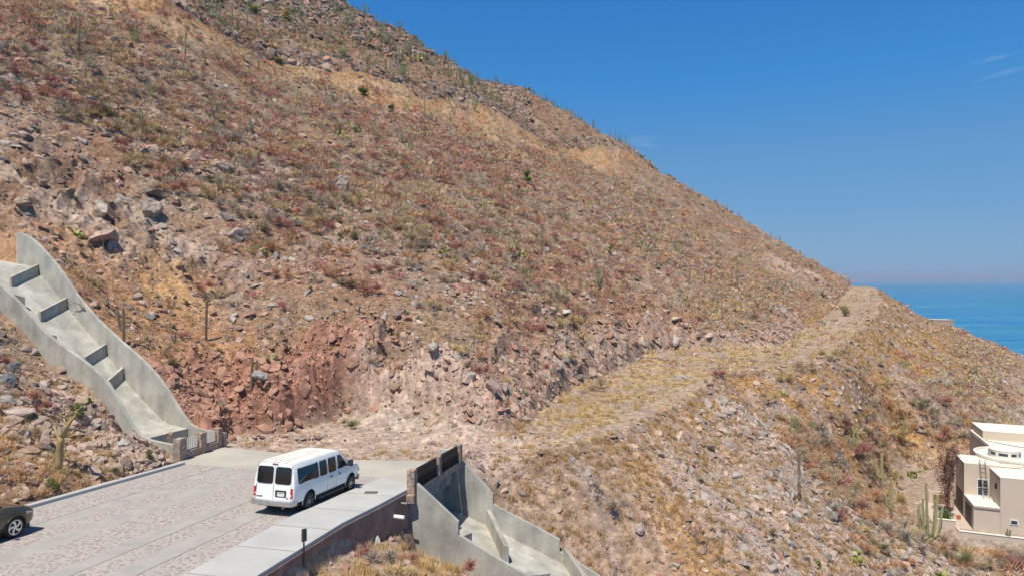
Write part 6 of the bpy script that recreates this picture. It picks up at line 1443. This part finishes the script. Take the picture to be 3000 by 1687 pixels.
# leafy plants: crown of many small leaf faces on a stem
def leafy(name,px,py,hpx,wpx,label,cat,cols,n,leaf,D=None,base=0,trunk=True):
    g=G(px,py) if D is None else Vector((D*(px-1500)/2000,D,(820-py)/2000*D)); root=empty(name,g); tag(root,label,cat)
    h=hpx*g.y/2000; w_=wpx*g.y/2000*.5; nc_=9; cl=[(RNG.uniform(-.6,.6)*w_,RNG.uniform(-.6,.6)*w_,h*RNG.uniform(.12+base,.92)) for _ in range(nc_)]
    V=[];Cc=[]
    for i in range(n):
        c=cl[i%nc_]; d=unit(RNG.normal(size=3))*RNG.uniform(.3,1)**.5*np.array([w_*.55,w_*.55,h*.2]); p=np.array(c)+d; p[2]=max(p[2],.05)
        a=unit(RNG.normal(size=3))*leaf; b=unit(np.cross(a,RNG.normal(size=3)))*leaf*.6; V+= [p-a,p+b,p+a]; cc=np.array(cols[int(RNG.integers(0,len(cols)))])*RNG.uniform(.7,1.3); Cc+=[cc]*3
    me=np_mesh('foliage',np.array(V),np.arange(len(V)).reshape(-1,3),np.clip(np.array(Cc),0,1),False,[M_plant]); mk('foliage',me,root)
    t=MB(); [t.tube([(0,0,-.2),(c[0]*.4,c[1]*.4,c[2]*.5),c],[.05,.035,.015],5,cap=False) for c in cl]; t.build('stems',mat('stem_'+name,(.14,.09,.06),.9),root)
    return root
leafy('bougainvillea',2775,1500,190,62,'tall dark red flowering climber beside the house','climbing plant',[(.14,.03,.035),(.09,.02,.03),(.22,.08,.07),(.06,.07,.03),(.30,.17,.13)],4200,.085,D=64)
leafy('garden_shrub',2768,1548,62,46,'bright green garden shrub at the foot of the dark red climber','shrub',[(.10,.16,.03),(.16,.22,.05)],2200,.08,D=62)
leafy('track_bush',2475,928,38,30,'round olive green bush standing alone on the far track','bush',[(.24,.23,.11),(.28,.25,.13),(.20,.20,.09)],1500,.09,D=126)
leafy('green_bush',155,1443-2,34,44,'small green weed bush growing by the left kerb','bush',[(.11,.15,.04),(.16,.18,.06)],1500,.035)
leafy('green_bush',228,1235,46,46,'green leafy bush among stones left of the chute','bush',[(.10,.14,.04),(.15,.18,.06)],1700,.045)
leafy('green_bush',437,1352,38,28,'small green weed in front of the piled stones by the parapet','bush',[(.10,.15,.04),(.18,.2,.07)],900,.035)
leafy('green_bush',812,188,22,34,'bright green bush just below the golden strip, upper left','bush',[(.11,.17,.04),(.15,.2,.06)],1200,.14)
leafy('green_bush',1064,283,26,36,'olive green bush in the golden strip','bush',[(.12,.15,.04),(.17,.19,.06)],1200,.16)
leafy('green_bush',1145,330,22,24,'small green bush below the golden strip, upper middle','bush',[(.12,.15,.04),(.17,.19,.06)],900,.16)
leafy('green_bush',1545,532,30,24,'green bush on the upper shrubby slope near the ridge','bush',[(.11,.17,.04),(.15,.2,.06)],900,.18)
leafy('yellow_bush',745,40,28,30,'yellow green bush above the golden strip at the top edge','bush',[(.34,.30,.07),(.25,.26,.08)],900,.18)
leafy('yellow_bush',840,60,30,26,'yellow flowering bush on a stalk below the crest rocks','bush',[(.42,.34,.06),(.3,.28,.07)],900,.18)
# landmark boulders
BL=[(300,625,56,.8,'square pale boulder on the slope above the chute',(.50,.42,.34)),(119,545,58,.5,'flat pale boulder lying on the bare bedrock ledge',(.42,.33,.25)),(70,590,70,.45,'overhanging bedrock block at the left edge',(.40,.30,.23)),(437,625,80,.8,'large rounded boulder beside the square pale boulder',(.37,.30,.25)),(1000,548,96,.8,'biggest leaning boulder in the middle of the slope',(.42,.33,.27)),
(470,578,80,.4,'dark layered rock overhang above the rounded boulder',(.22,.18,.15)),(655,497,82,.35,'long flat slab beside a small cactus, left of centre',(.38,.31,.25)),(665,642,56,.5,'dark cracked rock above a pale boulder',(.24,.20,.17)),(695,690,80,.65,'pale pink domed boulder left of centre',(.42,.33,.27)),(310,705,110,.45,'broad pink boulder ledge above the bare tree',(.45,.32,.26)),(330,725,40,.8,'small pink block at the end of the boulder ledge',(.45,.32,.26)),
(132,1300,50,1.0,'pointed pale rock left of the yellow barked tree',(.44,.35,.29)),(78,1285,50,.8,'grey rounded rock near the yellow barked tree',(.27,.25,.24)),(50,1210,110,.4,'wide flat slab on the left edge above the verge',(.42,.33,.28)),(15,1120,70,.6,'dark grey rock at the left edge',(.17,.17,.175)),(48,1080,70,.6,'dark bluish rock outcrop left of the chute',(.16,.165,.17)),(15,1180,60,.5,'pale flat rock at the left edge',(.36,.31,.28)),(190,1085,46,.6,'brown rock leaning on the outside of the chute wall',(.32,.24,.20)),(230,1200,30,.6,'grey stone below the chute wall',(.30,.27,.25)),
(760,1112,48,.7,'grey white boulder beside the withered cactus',(.40,.36,.33)),(1126,930,46,.7,'pale upright rock above the pink cut face',(.44,.36,.30)),(1160,928,38,.7,'dark rock right of the pale upright rock',(.25,.19,.17)),(1440,1140,54,.8,'dark reddish boulder on the spur over the dirt area',(.28,.21,.18)),(1478,1142,50,.75,'grey boulder right of the dark reddish boulder',(.33,.27,.24)),(1655,915,44,.4,'white rock on the slope above the rock cut',(.55,.50,.46)),(1400,1335,40,.8,'pinkish triangular block right of the culvert parapet',(.48,.37,.31)),(1372,1338,28,.8,'pink block left of the triangular block at the parapet',(.46,.36,.30)),(1270,1300,34,.5,'flat pink stone behind the culvert parapet',(.46,.33,.27)),
(1104,1590,42,.8,'white rounded stone below the retaining wall',(.52,.49,.42)),(1146,1580,32,.5,'red stone beside the white rounded stone',(.38,.25,.22)),(1124,1238,42,.6,'brown stone on the dirt behind the van',(.37,.28,.23)),(2002,1105,44,.45,'layered grey rock at the track bend',(.42,.38,.35)),(2395,862,60,.35,'dark tilted slab at the far rock cut',(.20,.15,.12)),(2432,880,20,1.4,'pale upright slab beside the dark tilted slab',(.48,.38,.31)),(1453,1420,36,.6,'brown rock beside the outfall channel wall',(.40,.30,.26)),(1410,1375,26,.9,'dark hollow rock right of the parapet',(.22,.17,.15)),(1690,1285,30,.5,'grey block on the edge of the dirt track',(.40,.37,.34)),(330,1250,46,1.0,'large orange brown stone in the pile beside the chute',(.45,.34,.27)),(495,1330,34,.9,'large pink stone against the parapet end',(.48,.35,.28)),(470,1345,46,.6,'wide pale stone at the foot of the stone pile',(.50,.40,.33)),(360,1385-80,50,.6,'grey white stone low in the pile beside the chute',(.46,.43,.40)),(2180,1650,50,.5,'slanting rock at the bottom of the right slope',(.33,.28,.25)),(2440,1520,60,.5,'dark overhanging rock below the grey bush',(.25,.22,.20)),(2080,1395,34,.7,'pale rock on the ochre fill slope',(.46,.38,.30)),(1870,1560,44,.7,'pale boulder at the lower end of the fill',(.42,.34,.29)),(1640,1500,24,.9,'pale stone beside the outfall channel',(.48,.38,.32))]
for i,(px,py,wpx,ar,lb,colr) in enumerate(BL):
    g=G(px,py+wpx*ar*.15); s=wpx*g.y/2000*.56; V,Fc=rock_geo(np.random.default_rng(i+40),ICO3,.9,13); V=V*np.array([1,1,ar/max(.25,(V[:,2].max()-V[:,2].min())/2)])
    V=V+(V*0+1)*0; me=np_mesh('landmark_boulder',V*s,Fc,np.tile(np.array(colr),(len(V),1))*RNG.uniform(.92,1.08,(len(V),1)),False,[M_rockM]); o=mk('landmark_boulder',me); o.location=(g.x,g.y,g.z+s*ar*.35); o.rotation_euler=(RNG.normal()*.15,RNG.normal()*.15,RNG.uniform(0,6)); tag(o,lb,'boulder')
o=MB().box(-.2,.2,-.12,.12,0,.16).build('concrete_block',M_slab,bevel=.02); o.location=G(1173,1232); o.rotation_euler=(0,0,.4); tag(o,'small pale concrete block lying on the dirt behind the van','block')
# ---- labels: where several things share one, number them from the left of the picture
from collections import defaultdict
ORD=['leftmost','second from left','third from left','fourth from left','fifth from left','sixth from left','seventh from left','eighth from left','ninth from left','tenth from left','eleventh from left','twelfth from left','thirteenth from left','fourteenth from left','fifteenth from left','sixteenth from left','seventeenth from left','eighteenth from left']+['nineteenth from left']+[(('twentieth thirtieth fortieth fiftieth sixtieth seventieth'.split()[k//10-2]) if k%10==0 else 'twenty thirty forty fifty sixty seventy'.split()[k//10-2]+'-'+'first second third fourth fifth sixth seventh eighth ninth'.split()[k%10-1])+' from left' for k in range(20,80)]
dd=defaultdict(list)
for o in C.objects:
    if o.parent is None and o.get('label') and o.get('group'): dd[o['label']].append(o)
for l,os_ in dd.items():
    if len(os_)<2: continue
    os_.sort(key=lambda o:o.location.x/o.location.y)
    for i,o in enumerate(os_):
        if i<len(ORD): 
            o['label']=ORD[i]+' '+l

for o in C.objects:
    l=o.get('label')
    if l:
        for w0 in (' angular',' thin',' twiggy',' spiky',' scattered'):
            if len(l.split())>16: l=l.replace(w0,'')
        o['label']=' '.join(l.split()[:16])
# ------------------------------------------------------------------ haze over the bay
hz=MB().box(-30500,40500,-3050,34500,-61,135).build('haze',bpy.data.materials.new('haze')); hm=hz.data.materials[0]; hm.use_nodes=True; t=hm.node_tree; t.nodes.clear()
pv=t.nodes.new('ShaderNodeVolumePrincipled'); pv.inputs['Color'].default_value=(.56,.73,.95,1); pv.inputs['Density'].default_value=8.5e-5; pv.inputs['Anisotropy'].default_value=.1
ou=t.nodes.new('ShaderNodeOutputMaterial'); t.links.new(pv.outputs[0],ou.inputs['Volume']); tag(hz,'thin bluish haze over the bay',kind='stuff')
